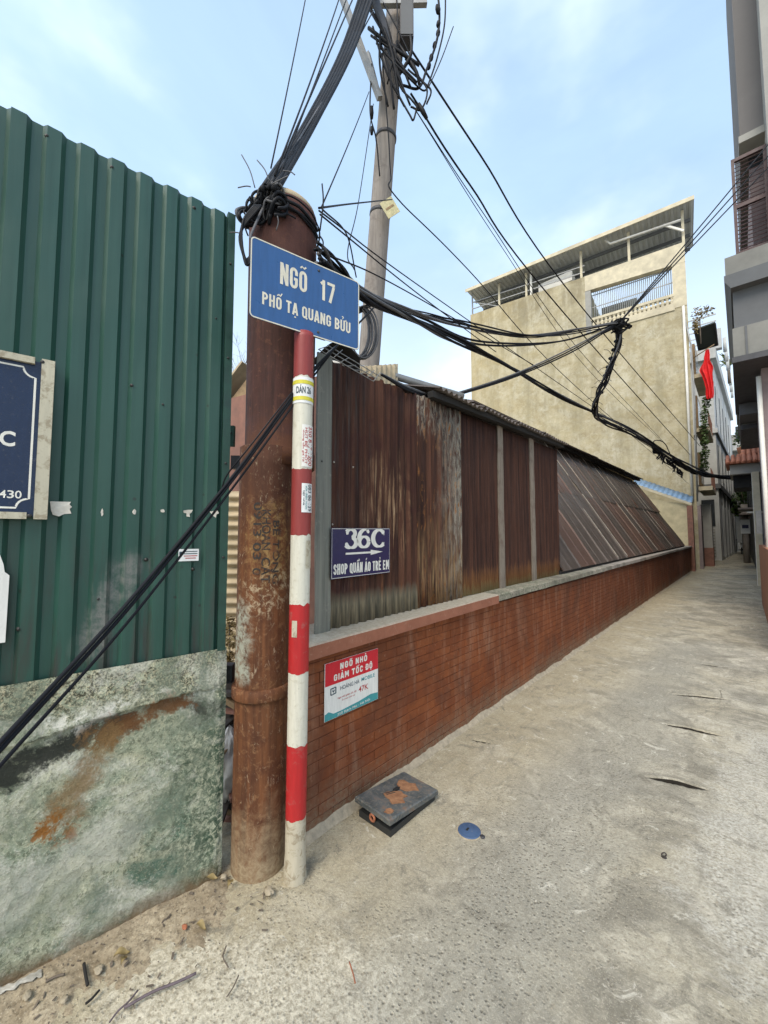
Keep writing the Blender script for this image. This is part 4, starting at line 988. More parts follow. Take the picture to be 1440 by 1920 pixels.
# round logo mark: two hooked brackets
def br(c, s_): return [[(c[0]+s_*x, c[1]+s_*y, .0085) for x, y in P] for P in ([(.004,.016),(-.018,.016),(-.018,-.016),(-.006,-.018)], [(-.004,-.016),(.018,-.014),(.018,.017),(.006,.018)], [(-.006,.006),(.0,-.004),(.008,.006)])]
me = strokes(br((-.150, -.036), 1.0), .0004); place(me, (xo_, py0, zr), YV, ZV, XV); obj('logo_mark', me, MT['inkdark'], t)
m_ = MB().prism([(-pyw+.002, 0), (pyw-.002, .0), (pyw-.002, .040), (pyw*.7, .047), (pyw*.2, .034), (-pyw*.45, .026), (-pyw*.7, .026), (-pyw*.86, .044), (-pyw+.002, .036)], (po+.0026, py0, pz0+.001), YV, ZV, XV, .0005); obj('print', m_, MT['teal'], t, label='teal wave along the foot')
me = text_mesh('250 Bạch Mai - Hà Nội', .012, .26, .01, .0004); place(me, (po+.0034, py0+.01, pz0+.016), Vector((0,1,.03)), ZV, XV); obj('lettering', me, MT['letter'], t)

# ================================================================== RUSTY SHED
t = thing('rusty_shed', 'long shed of rusty corrugated sheets behind the brick wall', 'shed', (-2.5, 1.45, 1.0))
XS = -1.838
def shz(y): return 2.63+.022*(y-1.5)
def wsheet(y0, y1, mat, pitch, amp, x=XS, z0=None, ztop=None, rag=0.0, kind='sine', seed=0, nv=8, warp=.006):
    zb = z0 if z0 is not None else wtop((y0+y1)/2)+.006
    zt = ztop if ztop is not None else shz(y0)
    m_ = MB().sheet((x, y0, zb), YV, ZV, XV, y1-y0, zt-zb, pitch, amp, kind, .001, nv, warp, (lambda q: .022*q+rag*nn((q+y0)*9, seed)), seed)
    return obj('wall_sheet', m_, MT[mat], t)
wsheet(1.515, 2.02, 'rsA', .076, .010, seed=1, rag=.02); wsheet(1.98, 2.43, 'rsA', .076, .010, x=XS+.004, seed=2, rag=.03)
wsheet(2.39, 3.062, 'rsB', .076, .010, x=XS+.009, seed=3, rag=.03)
wsheet(3.05, 3.80, 'rsC', .034, .006, seed=4); wsheet(3.84, 4.63, 'rsC', .034, .006, seed=5); wsheet(4.67, 5.56, 'rsC', .05, .005, x=XS+.002, seed=6)
def strip(y0, y1, mat, nm='cover_strip', x=XS+.014, seed=0):
    mb = MB(); n = 14; vs = []
    for j in range(n+1):
        z = wtop(y0)+.004+(shz(y0)+.01-wtop(y0))*j/n; w_ = .008*nn(z*3, seed); e = .004*nn(z*5, seed+4)
        vs += [(x+e, y0+w_, z), (x+e+.003, (y0+y1)/2, z), (x+e, y1+w_*.6, z), (x-.012, y1+w_*.6, z), (x-.012, y0+w_, z)]
    mb.add(vs, [(j*5+k, j*5+(k+1) % 5, (j+1)*5+(k+1) % 5, (j+1)*5+k) for j in range(n) for k in range(5)]+[(4,3,2,1,0), tuple(n*5+k for k in range(5))])
    obj(nm, mb, MT[mat], t)
strip(1.425, 1.535, 'galv', 'corner_post', XS+.018); strip(3.755, 3.872, 'strip', seed=2); strip(4.585, 4.705, 'strip', seed=5)
m_ = MB().lathe((XS+.021, 1.46, 1.99), [(.006, 0), (.004, .003)], 8, (1,0,0)); obj('screw', m_, MT['screw'], t)
for y, z in [(1.56, 2.0), (1.72, 1.99), (1.552, 1.62), (1.55, 1.45), (2.0, 2.02)]:
    obj('screw', MB().lathe((XS+.010, y, z), [(.007, 0), (.004, .006)], 8, (1,0,0)), MT['seam'], t)
# roof over the upright part: slopes up and back, corrugated eave edge showing
for k, (a, b) in enumerate([(2.52, 3.3), (3.24, 4.05), (3.99, 4.8), (4.74, 5.62)]):
    zz = 2.70+.036*(a-2.4)
    m_ = MB().sheet((-1.70, a, zz), YV, Vector((-.93, 0, .30)), Vector((.30, 0, .93)), b-a, 2.1, .076, .013, 'sine', .001, 3, .01, None, k+20)
    obj('roof_sheet', m_, MT['roofsheet'], t)
obj('eave_batten', MB().beam((-1.775, 2.5, 2.665), (-1.775, 5.58, 2.775), .05, .05), MT['charcoal'], t)
obj('ridge_pipe', MB().tube([(-2.5, 1.75, 2.93), (-2.15, 2.35, 2.90), (-1.78, 3.0, 2.78)], .03, 10), MT['steel'], t)
m_ = MB().sheet((-2.10, 2.02, 2.62), Vector((.15,.98,.05)), Vector((-.12,.15,1)), Vector((1,-.1,.1)), .40, .33, .05, .008, 'sine', .001, 3, .01, lambda q: -.10+.32*q, 33); obj('loose_sheet', m_, MT['tan_sheet'], t)
# leaning sheets beyond
LB = Vector((-1.80, 0, 0)); LT = Vector((-3.50, 0, 3.86))
def lz(y, f): return (-1.80-1.70*f, wtop(y)+.045+(3.80+.02*(y-10)-wtop(y))*f)
SL = Vector((-1.70, 0, 2.76)).normalized(); SNm = Vector((2.76, 0, 1.70)).normalized()
y = 5.50; k = 0
while y < 20.6:
    wd = .80
    for tier in (0, 1):
        x_, z_ = lz(y, 0 if tier == 0 else .485)
        L = 3.24*.52 if tier == 0 else 3.24*.52
        m_ = MB().sheet(Vector((x_, y, z_))+SNm*(.012*tier+.004*(k % 2)), YV+Vector((0,0,.006)), SL, SNm, wd+.03, L, .4, .020, 'lap', .001, 5, .016, None, k*2+tier+50)
        o = obj('leaning_sheet', m_, MT['lean'], t)
        if (k*7+tier*3) % 5 in (0, 3):
            p = Vector((x_, y+.018, z_))+SNm*.03
            a_ = .02 if (k+tier) % 3 else .35
            obj('seam', MB().beam(p+SL*L*a_, p+SL*L*(.96 if (k+tier) % 4 else .7), .022, .006, SNm), MT['seam'], o)  # pale strip: sky light caught by the raised lap, put into colour
    y += wd; k += 1
YE = y
for k in range(9):
    yy = 5.6+k*1.66
    a = Vector((lz(yy, .995)[0]+.05, yy, lz(yy, .995)[1]+.04))
    m_ = MB().sheet(a, YV, Vector((-.94, 0, .20)), Vector((.2, 0, .94)), 1.72, 1.9, .076, .014, 'sine', .001, 2, .03, None, 70+k); obj('roof_sheet', m_, MT['roofsheet'] if k < 6 else MT['tan_sheet'], t)
for k in range(8):
    ya = 5.7+k*1.88; yb = ya+1.92; pa = Vector((lz(ya, 1)[0]+.16, ya, lz(ya, 1)[1]+.06)); pb = Vector((lz(yb, 1)[0]+.16, yb, lz(yb, 1)[1]+.06+.02*(k % 2)))
    obj('ridge_cap', MB().beam(pa, pb, .34, .03, Vector((.3, 0, .95))), MT['roofsheet'], t); obj('ridge_batten', MB().beam(pa-ZV*.07, pb-ZV*.07, .08, .10), MT['charcoal'], t)
obj('sill_beam', MB().beam((-1.86, 5.5, wtop(5.5)+.03), (-1.86, YE, wtop(YE)+.03), .08, .05), MT['charcoal'], t)
# body so that the shed is closed behind the sheets
obj('inner_wall', MB().box(-4.6, -4.5, 1.6, YE, 0, 3.0), MT['junk'], t)
obj('end_wall', MB().add([(-4.5,1.62,.0),(-1.86,1.62,.0),(-1.86,1.62,2.6),(-4.5,1.62,2.9),(-4.5,1.66,.0),(-1.86,1.66,.0),(-1.86,1.66,2.6),(-4.5,1.66,2.9)], [(0,1,2,3),(7,6,5,4),(0,4,5,1),(1,5,6,2),(2,6,7,3),(3,7,4,0)]), MT['brownboard'], t)
# wire rack and dark cloth lying on the shed top, under the street sign
t = thing('wire_rack', 'dark folded wire rack lying on the shed top under the street sign', 'rack', W(640, 672, 2.35))
RKa, RKb, RKc = W(597, 655, 2.25), W(700, 715, 2.5), W(640, 640, 2.5)
m_ = MB()
for i in range(9): f_ = i/8; m_.tube([RKa.lerp(RKb, f_), RKa.lerp(RKb, f_)+(RKc-RKa)*.42+ZV*.03*math.sin(i)], .0025, 5)
for f_ in (0, .5, 1): m_.tube([RKa+(RKc-RKa)*.42*f_, RKb+(RKc-RKa)*.42*f_], .003, 5)
obj('wires', m_, MT['steel'], t)
obj('cloth', MB().grid(lambda u, v: W(590+85*u, 672-32*math.sin(PI*min(1, u*1.0))*(1-.2*v)+38*v*u+12*v, 2.5+.25*v), 14, 6), MT['charcoal'], t)

# ================================================================== YELLOW BUILDING
BC = Vector((-1.55, 24.0, 0)); BE = Vector((-.9966, -.082, 0)).normalized(); BN = Vector((BE.y, -BE.x, 0)); BN = BN if BN.y < 0 else -BN
BK = -BN                                                    # into the building
def bf(u, v): p = onp(u, v, BC, BN); return ((p-BC).dot(BE), p.z)
def BW(sv, z, o=0): return BC+BE*sv+ZV*z+BN*o
t = thing('yellow_building', 'tall stained yellow rendered building with open roof terrace at the alley bend', 'building', BC)
sL = bf(882, 590)[0]; zL = bf(882, 590)[1]; sM, zM = bf(1096, 519); zB0 = bf(1280, 575)[1]; sR = bf(1283, 500)[0]
zBm = bf(1190, 585)[1]-.15
DEP = 11.0
def prism_f(outl, o0, o1, mat, name, par=t, **k):
    # outline in (s,z) on the face, from o0 to o1 (outwards positive)
    return obj(name, MB().prism(outl, BC+BN*o0, BE, ZV, BN, o1-o0), MT[mat], par, **k)
zT = 12.95                                                   # terrace floor
prism_f([(0, 0), (sL, 0), (sL, zL-.02), (sM, zM), (sM, zT), (0, zT)], -DEP, 0, 'yellow', 'wall')
# terrace: corner column, beam, balustrade
zb1 = bf(1100, 546)[1]; zb1r = bf(1280, 492)[1]; zt1r = bf(1280, 455)[1]
prism_f([(.0, zb1r), (sM, zb1), (sM, zM), (0, zt1r)], -.35, .03, 'cream', 'beam')
prism_f([(.0, zT), (.55, zT), (.55, zb1r+.02), (.0, zb1r+.02)], -.5, .02, 'cream', 'column')
prism_f([(sM-.28, zT), (sM, zT), (sM, zb1+.05), (sM-.28, zb1+.05)], -.34, .01, 'greywall', 'column')
zr1 = zT+.62
prism_f([(.5, zr1), (sM-.25, zr1), (sM-.25, zr1+.14), (.5, zr1+.14)], -.18, .04, 'cream', 'handrail')
prism_f([(.5, zT-.1), (sM-.25, zT-.1), (sM-.25, zT+.26), (.5, zT+.26)], -.18, .05, 'cream', 'balustrade_base')
nb = 19
bal = MB().lathe((0,0,0), [(.10, 0), (.10, .03), (.06, .06), (.12, .14), (.10, .20), (.05, .28), (.10, .34), (.10, .40)], 8).mesh('baluster'); bal.materials.append(MT['cream'])
for i in range(nb):
    p = BW(.5+(sM-.8)*(i+.5)/nb, zT+.25, -.07)
    o = bpy.data.objects.new('baluster', bal); COL.objects.link(o); o.parent = t; o.location = p-t.location
barm = MB().tube([(0,0,0), (0,0,2.5)], .02, 5).mesh('window_bar'); barm.materials.append(MT['greylight'])
for i in range(40):
    o = bpy.data.objects.new('grille_bar', barm); COL.objects.link(o); o.parent = t; o.location = BW(.6+(sM-1.0)*i/39, zr1+.1, -.30)-t.location
for z in (zr1+.9, zr1+1.6): obj('grille_rail', MB().beam(BW(.55, z, -.31), BW(sM-.3, z, -.31), .04, .04), MT['steel'], t)
prism_f([(.5, zT), (sM-.2, zT), (sM-.2, zT+.6), (.5, zT+.6)], -.5, -.42, 'dark', 'baluster_gap_shade')  # added near-black panel: paints the shade seen between the balusters
# rear of the terrace: low wall and a room block on the left
prism_f([(.0, zT), (sM, zT), (sM, zT+1.0), (.0, zT+1.0)], -DEP, -DEP+.2, 'greywall', 'rear_parapet')
prism_f([(sM-.3, zT), (sM-2.2, zT), (sM-2.2, zT+3.0), (sM-.3, zT+3.0)], -DEP+.3, -3.5, 'greywall', 'stair_room')
# tin roof on posts
zrl = bf(886, 549)[1]; zrr = bf(1286, 388)[1]
def roofz(sv): return zrl+(zrr-zrl)*(1-sv/sL)
m_ = MB().sheet(BW(sL+.1, zrl+.02, .5), -BE+ZV*(zrr-zrl)/sL, BK+ZV*.02, ZV, sL+.55, 4.3, .25, .04, [(.10,1),(.03,1),(.09,0),(.03,0)], .01, 2, 0, None, 3); obj('roof', m_, MT['greylight'], t)
obj('roof_edge', MB().beam(BW(sL+.1, zrl-.03, .52), BW(-.45, zrr-.03, .52), .05, .20), MT['cream'], t)
for o_ in (-.9, -2.2, -3.5): obj('purlin', MB().beam(BW(sL, roofz(sL)-.16, o_), BW(-.3, roofz(-.3)-.16, o_), .10, .16), MT['greydark'], t)
for u, zb_ in [(934, None), (985, None), (994, None), (1089, None), (1180, None), (1284, None)]:
    sv = bf(u, 500)[0]; top_ = roofz(sv)-.05
    base = zL+(zM-zL)*(sL-sv)/(sL-sM) if sv > sM else zM+(zt1r-zM)*(sM-sv)/sM
    obj('roof_post', MB().beam(BW(sv, base-.05, -.12), BW(sv, top_, -.12), .11, .11, (0,1,0)), MT['cream' if u != 994 else 'white_pvc'], t)
obj('roof_post', MB().beam(BW(sL-.1, zL-.05, -.12), BW(sL-.1, zrl, -.12), .07, .07, (0,1,0)), MT['steel'], t)
for o_ in (.45, .95): obj('rail', MB().beam(BW(sL-.1, zL+o_*.9, -.1), BW(sM, zM+o_*.75, -.1), .05, .05), MT['steel'], t)
obj('brace', MB().beam(BW(sL-.1, zL+.9, -.1), BW(bf(934, 500)[0], zL-.1, -.1), .04, .04), MT['steel'], t)
qa = bf(1244, 423); qb = bf(1282, 434); obj('brace', MB().beam(BW(*qa, .05), BW(*qb, .05), .09, .09), MT['white_pvc'], t)
a_ = bf(1145, 459); b_ = bf(1136, 452)
obj('gutter_pipe', MB().tube([BW(.1, bf(1281, 413)[1], .1), BW(a_[0], a_[1], .1), BW(b_[0], b_[1], .1)], .06, 8), MT['white_pvc'], t)
u0 = bf(1007, 540); u1 = bf(1070, 512)
ac = obj('ac_unit', MB().prism([(u0[0], u0[1]-.25), (u1[0], u1[1]-.25), (u1[0], u1[1]+.35), (u0[0], u0[1]+.35)], BC-BN*1.2, BE, ZV, BN, .9), MT['white_pvc'], t)  # white air-conditioner casing under the tin roof
# rain pipe, window slots and the dark roller edge on the alley side
pz = bf(1290, 930)[1]
obj('rain_pipe', MB().tube([BW(.16, pz-.3, .10), BW(.16, 12.9, .10)], .055, 8), MT['white_pvc'], t)
obj('waste_pipe', MB().tube([BW(-.02, 3.2, .06), BW(-.10, 8, .06), BW(-.06, 10.9, .06), BW(.12, 12.2, .06)], .035, 8), MT['steel'], t)
def side(y0, y1, z0, z1, x=-1.5, dx=.12, mat='greydark', nm='side_window', par=t): return obj(nm, MB().box(x-.05, x+dx, y0, y1, z0, z1), MT[mat], par)
for k, z in enumerate((4.2, 7.2, 10.0)):
    w_ = side(26.0, 28.2, z, z+1.7, -1.52, .06, 'wood', 'side_window'); obj('pane', MB().box(-1.49, -1.455, 26.15, 28.05, z+.12, z+1.55), MT['glass'], w_)
    side(25.4, 29.0, z-.35, z-.15, -1.5, .5, 'cream', 'balcony_slab'); 
    for q in range(9): obj('balcony_bar', MB().box(-1.05, -1.02, 25.45+q*.43, 25.48+q*.43, z-.15, z+.75), MT['brownboard'], t)
side(24.3, 29.5, 0, 2.6, -1.55, .05, 'dark', 'doorway'); side(24.0, 24.5, 0, 3.0, -1.62, .20, 'pinkwall', 'pier'); side(26.4, 27.2, 0, 3.2, -1.55, .40, 'greywall', 'pier'); 
obj('dado', MB().box(-1.55, -1.13, 26.38, 27.22, 0, .95), MT['brownboard'], t)
# awning and flag on its alley side
t2 = thing('awning', 'dark green tarpaulin awning high over the red flag', 'awning', (-1.0, 24.6, 10.8))
aa, ab, ac_, ad = ony(1302, 618, 24.4), ony(1341, 604, 24.4), ony(1346, 645, 26.2), ony(1310, 655, 26.2)
m_ = MB(); P = [aa, ab, ac_, ad]; m_.hexa([p-ZV*.03 for p in P]+[p+ZV*.03 for p in P]); obj('canvas', m_, MT['awning'], t2)
for p, q in ((aa, ad), (ab, ac_), (ad, ac_)): obj('frame_bar', MB().tube([p-ZV*.06, q-ZV*.06], .03, 6), MT['darksteel'], t2)
t2 = thing('red_flag', 'red flag hanging limp from a pole on the yellow building', 'flag', (-.95, 25, 8.4))
fa, fb = ony(1326, 655, 25), ony(1328, 748, 25)
def flag(u, v):
    z = fb.z+(fa.z-fb.z)*v; wd = np.interp(1-v, [0, .2, .42, .55, .62, .8, 1], [.13, .2, .42, .36, .25, .28, .2])*(1+.12*math.sin(v*23)); a = (u-.5)*2
    return Vector((fa.x+.03*math.sin(v*7)+.06*max(0, .5-v)+wd*.62*a*(1.15 if a < 0 else .8), 25+.10*math.sin(a*8+v*5)*(1-v*.6), z+.05*abs(a)*math.sin(v*12)))
m_ = MB().grid(flag, 24, 30); m_.grid(lambda u, v: flag(1-u, v)+Vector((0, .012, 0)), 24, 30); obj('cloth', m_, MT['flag'], t2)
obj('flag_pole', MB().tube([(-1.5, 25.1, fa.z-.25), (fa.x-.02, 25, fa.z+.02), (fa.x+.28, 25, fa.z+.16)], .025, 7), MT['wood'], t2)

def leaf_cloud(pts, n, size, seed=0, flat=.5):
    rnd = random.Random(seed); mb = MB()
    for c, r in pts:
        for _ in range(n):
            d = Vector((rnd.gauss(0,1), rnd.gauss(0,1), rnd.gauss(0,1))).normalized()*(rnd.random()**.45)
            p = Vector(c)+Vector((d.x*r[0], d.y*r[1], d.z*r[2])); a = Vector((rnd.gauss(0,1), rnd.gauss(0,1), rnd.gauss(0,flat))).normalized(); b = a.cross(Vector((rnd.gauss(0,1), rnd.gauss(0,1), rnd.gauss(0,1)))).normalized()
            s_ = size*rnd.uniform(.6, 1.3); mb.add([p-a*s_, p+b*s_*.45, p+a*s_, p-b*s_*.45], [(0,1,2,3)])
    return mb
t2 = thing('hanging_creeper', 'green creeper hanging down beside the red flag and the yellow building', 'plant', (-1.2, 25.5, 4.0))
vp = [ony(1322, v_, 25.2) for v_ in (752, 775, 800, 825, 850, 872)]
obj('stem', MB().tube([vp[0]+ZV*.2]+vp, .02, 6), MT['bark'], t2)
obj('leaves', leaf_cloud([(p+Vector((random.uniform(-.06,.06), 0, 0)), (.20, .2, .42)) for p in vp], 150, .075, 3), MT['leaf'], t2)
t2 = thing('rooftop_plant', 'sprawling rooftop plant at the corner above the dark awning', 'plant', (-1.3, 24.6, 12.6))
rp = ony(1312, 600, 24.4); obj('stem', MB().tube([rp-ZV*1.2, rp-ZV*.4, rp], .03, 6), MT['bark'], t2)
obj('leaves', leaf_cloud([(ony(1325, 583, 24.4), (.3, .3, .28)), (ony(1308, 592, 24.4), (.28, .3, .5)), (ony(1304, 612, 24.4), (.15, .3, .4))], 120, .07, 5), MT['leaf_dry'], t2)
t2 = thing('terrace_shrub', 'leafy shrub seen through the terrace railing of the yellow building', 'shrub', BW(2.5, zT, -7))
pb_ = BW(2.4, zT+1.2, -7.5); obj('stem', MB().tube([pb_-ZV*1.2, pb_+ZV*.6], .05, 6), MT['bark'], t2)
obj('leaves', leaf_cloud([(pb_+ZV*1.1, (1.0, 1.0, .8)), (BW(1.2, zT+2.0, -7.5), (.7, .7, .6))], 260, .10, 6), MT['leaf'], t2)

# ---- low gable and blue lean-to at the far end of the shed
t = thing('cream_gable_wall', 'cream rendered gable wall at the far end of the brick wall', 'wall', (-2.4, 22.3, 0))
g0, g1 = ony(1200, 940, 22.3), ony(1297, 946, 22.3)
obj('wall', MB().prism([(-1.80, 0), (-1.80, g1.z+.02), (-4.2, g0.z+.35), (-4.2, 0)], (0, 22.3, 0), XV, ZV, YV, .25), MT['creamwall'], t)
obj('corner_pier', MB().box(-1.80, -1.60, 22.15, 22.6, 0, g1.z-.05), MT['brownboard'], t)
t = thing('blue_lean_to_roof', 'small blue sheet lean-to roof below the yellow building', 'roof', (-2.5, 22.8, 3))
q0, q1 = ony(1186, 906, 22.2), ony(1297, 944, 22.2)
m_ = MB().sheet(q0+Vector((0,0,.02)), q1-q0, Vector((.02, 1, .42)), Vector((0, -.42, 1)), (q1-q0).length, .9, .2, .012, 'sine', .002, 2, .02, None, 91); obj('roof_sheet', m_, MT['blue_sheet'], t)
obj('fascia', MB().beam(q0+Vector((0,-.03,-.06)), q1+Vector((0,-.03,-.04)), .05, .10), MT['cream'], t)

# ================================================================== RIGHT-HAND HOUSE (balconies over the alley)
t = thing('balcony_house', 'grey house with stacked overhanging balconies along the alley side', 'building', (.3, 9, 0))
XR = .27
obj('wall', MB().box(XR+.10, 5, 9.7, 12.6, 1.35, 8.35), MT['pinkwall'], t)
obj('dado', MB().box(XR, 5, 7.4, 12.6, 0, 1.352), MT['terradado'], t)
a_, b_ = ony(1374, 0, 9.4), ony(1387, 270, 9.4); 
obj('upper_bay', MB().box(XR-.01, 5, 9.4, 14, b_.z, 16), MT['bay'], t)
cs = ony(1432, 150, 8.9); obj('pilaster', MB().box(cs.x, cs.x+1.5, 8.9, 9.6, b_.z-2.1, 16), MT['greywall'], t)
obj('sill', MB().prism([(XR-.03, b_.z-.10), (2, b_.z-.10), (2, b_.z+.03), (XR-.03, b_.z+.03)], (0, 9.25, 0), XV, ZV, YV, .5), MT['greywall'], t)
obj('window', MB().box(XR+.1, 3, 9.75, 9.8, 6.3, b_.z-.1), MT['glass'], t)
# louvred shutter, standing open towards the alley
s0p, s1p = ony(1370, 302, 9.2), ony(1442, 462, 9.2)
xs0, xs1, zs0, zs1 = s0p.x, s0p.x+.46, s1p.z+.02, s0p.z
sh = obj('shutter', MB().box(xs0, xs0+.045, 9.18, 9.23, zs0, zs1), MT['maroon'], t)
for x0_, x1_, z0_, z1_ in [(xs1-.045, xs1, zs0, zs1), (xs0+.045, xs1-.045, zs1-.06, zs1), (xs0+.045, xs1-.045, zs0, zs0+.07), (xs0+.045, xs1-.045, (zs0+zs1)/2-.035, (zs0+zs1)/2+.035)]:
    obj('frame_bar', MB().box(x0_, x1_, 9.18, 9.23, z0_, z1_), MT['maroon'], sh)
for half_ in (0, 1):
    za = zs0+.07 if half_ == 0 else (zs0+zs1)/2+.035; zb_ = (zs0+zs1)/2-.035 if half_ == 0 else zs1-.06
    for i in range(11):
        z = za+(zb_-za)*(i+.5)/11
        obj('slat', MB().obox(((xs0+xs1)/2, 9.205, z), (( xs1-xs0)/2-.045, 0, 0), (0, .022, .018), (0, -.003, .004)), MT['maroon'], sh)
# upper balcony: moulded slab and dark soffit box
xb = ony(1358, 480, 9.0).x; z1_, z2_ = ony(1400, 470, 9.0).z, ony(1358, 545, 9.0).z
bp = MB().prism([(xb, z2_+.25), (xb, z1_), (3, z1_+.02), (3, z2_+.25)], (0, 9.0, 0), XV, ZV, YV, 4.2); obj('balcony_slab', bp, MT['balcony'], t)
obj('slab_moulding', MB().prism([(xb+.02, z2_+.08), (xb-.02, z2_+.14), (xb-.02, z2_+.25), (3, z2_+.25), (3, z2_), (xb+.06, z2_)], (0, 8.98, 0), XV, ZV, YV, 4.24), MT['greydark'], t)
x2 = ony(1372, 600, 9.1).x; zc, zd = ony(1372, 618, 9.1).z, ony(1372, 672, 9.1).z
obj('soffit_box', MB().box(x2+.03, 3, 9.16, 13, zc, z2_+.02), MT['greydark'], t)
obj('lower_box', MB().box(x2, 3, 9.1, 13, zd, zc+.01), MT['balcony'], t)
obj('lower_moulding', MB().box(x2-.02, 3, 9.06, 13.04, zd-.10, zd), MT['darksteel'], t)
obj('box_rib', MB().box(x2+.16, x2+.19, 9.085, 9.1, zd, zc), MT['greydark'], t)
# second balcony further along
x3 = ony(1378, 725, 12).x; ze, zf = ony(1378, 702, 12).z, ony(1378, 757, 12).z
obj('balcony_slab', MB().box(x3, 3, 12.0, 16, (ze+zf)/2, ze), MT['balcony'], t); obj('balcony_slab', MB().box(x3+.02, 3, 11.95, 16, zf, (ze+zf)/2), MT['balcony'], t)
obj('slab_moulding', MB().box(x3+.05, 3, 12.02, 16, zf-.28, zf), MT['greydark'], t)
for i in range(5): obj('railing_bar', MB().tube([(x3+.10+i*.09, 12.2, ze), (x3+.10+i*.09, 12.2, ze+.55)], .008, 6), MT['darksteel'], t)
obj('railing_top', MB().beam((x3+.05, 12.2, ze+.52), (1.2, 12.2, ze+.56), .03, .03), MT['darksteel'], t)
x4 = ony(1390, 790, 13).x; obj('bracket', MB().box(x4, 3, 13, 16, ony(1390, 800, 13).z, ony(1390, 770, 13).z), MT['balcony'], t)
obj('bracket_edge', MB().box(x4-.02, 3, 12.96, 16, ony(1390, 806, 13).z, ony(1390, 798, 13).z), MT['darksteel'], t)

# ================================================================== TILED GATE
obj('rear_wall', MB().box(.62, 5, 12.6, 16.9, 0, 8.35), MT['pinkwall'], t)
obj('drain_pipe', MB().tube([(XR+.06, 9.62, 0), (XR+.06, 9.62, 4.4)], .035, 8), MT['white_pvc'], t); obj('meter_cabinet', MB().box(XR-.06, XR+.02, 10.6, 10.95, 1.6, 2.05), MT['steel'], t)
t = thing('tiled_gate', 'small gate roof of red tiles on a whitewashed pillar across the alley', 'gate', (.4, 17.2, 0))
pz_ = ony(1422, 885, 17)
obj('pillar', MB().box(.30, .46, 17.0, 17.5, -.02, pz_.z+.02), MT['cream'], t)
obj('pillar_face', MB().box(.288, .30, 17.02, 17.48, 0, pz_.z), MT['white_pvc'], t)
zb0, zb1_ = ony(1372, 890, 17.1).z, ony(1372, 872, 17.1).z
obj('beam', MB().box(-.22, 1.6, 17.05, 19.0, zb0, zb1_), MT['greywall'], t)
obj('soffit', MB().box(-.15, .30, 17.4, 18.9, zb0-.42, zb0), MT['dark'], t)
zr0 = zb1_+.01
tl = MB().lathe((0,0,0), [(.055, 0), (.06, .02), (.05, .62)], 8, (0, .86, .5)).mesh('roof_tile'); tl.materials.append(MT['tile'])
rf = obj('roof', MB().add([(-.32,16.9,zr0),(1.6,16.9,zr0),(1.6,18.0,zr0+.62),(.22,18.0,zr0+.62),(-.32,18.6,zr0),(1.6,18.6,zr0)], [(0,1,2,3),(0,3,4),(2,5,4,3),(0,4,5,1)]), MT['tile'], t)
for i in range(11):
    for j in range(2):
        o = bpy.data.objects.new('roof_tile', tl); COL.objects.link(o); o.parent = rf
        xx = -.26+i*.13
        if j and xx < .12: continue
        o.location = Vector((xx, 16.86+j*.52, zr0+.02+j*.30))-t.location
obj('ridge', MB().tube([(.2, 18.0, zr0+.66), (1.6, 18.0, zr0+.66)], .06, 8), MT['tile'], t)
obj('finial', MB().lathe((.5, 18, zr0+.6), [(.05, 0), (.07, .25), (.03, .35), (.05, .5), (.01, .55)], 8), MT['cream'], t)
t = thing('potted_plant', 'leafy potted plant standing above the tiled gate roof', 'plant', (.3, 18.4, zr0+.5))
obj('pot', MB().lathe((.12, 18.5, zr0+.45), [(.10, 0), (.15, .3), (.16, .32)], 10), MT['terradado'], t)
obj('leaves', leaf_cloud([(Vector((.10, 18.5, zr0+1.1)), (.28, .25, .35)), (Vector((.40, 18.5, zr0+.95)), (.2, .2, .35))], 120, .07, 9), MT['leaf'], t)
t = thing('water_pipe', 'pale pipe sticking out across the gate passage', 'pipe', (.2, 19, 2.6))
obj('tube', MB().tube([ony(1402, 961, 18), ony(1432, 960, 17.2)], .03, 7), MT['white_pvc'], t)

# ================================================================== FAR GREY HOUSE AND ALLEY END
t = thing('grey_column_house', 'pale grey house with tall columns and balcony beyond the yellow building', 'building', (-1.5, 34, 0))
g0 = ony(1326, 660, 33); g1 = ony(1356, 655, 33)
XG = -1.02; ZG = g1.z
m_ = MB().add([(-6,33,0),(XG,33,0),(-.42,52,0),(-6,52,0),(-6,33,ZG),(XG,33,ZG),(-.42,52,ZG),(-6,52,ZG)], [(0,3,2,1),(4,5,6,7),(0,1,5,4),(1,2,6,5),(2,3,7,6),(3,0,4,7)])
obj('wall', m_, MT['greylight'], t)
obj('cornice', MB().add([(-6,32.7,ZG-.5),(XG+.22,32.7,ZG-.5),(-.2,52,ZG-.5),(-6,52,ZG-.5),(-6,32.7,ZG+.25),(XG+.22,32.7,ZG+.25),(-.2,52,ZG+.25),(-6,52,ZG+.25)], [(0,3,2,1),(4,5,6,7),(0,1,5,4),(1,2,6,5),(2,3,7,6),(3,0,4,7)]), MT['greylight'], t)
for z in (4.6, 8.2): obj('string_course', MB().add([(-6,32.85,z),(XG+.12,32.85,z),(-.3,52,z),(-6,52,z),(-6,32.85,z+.3),(XG+.12,32.85,z+.3),(-.3,52,z+.3),(-6,52,z+.3)], [(0,3,2,1),(4,5,6,7),(0,1,5,4),(1,2,6,5),(2,3,7,6),(3,0,4,7)]), MT['greydark' if z < 5 else 'greylight'], t)
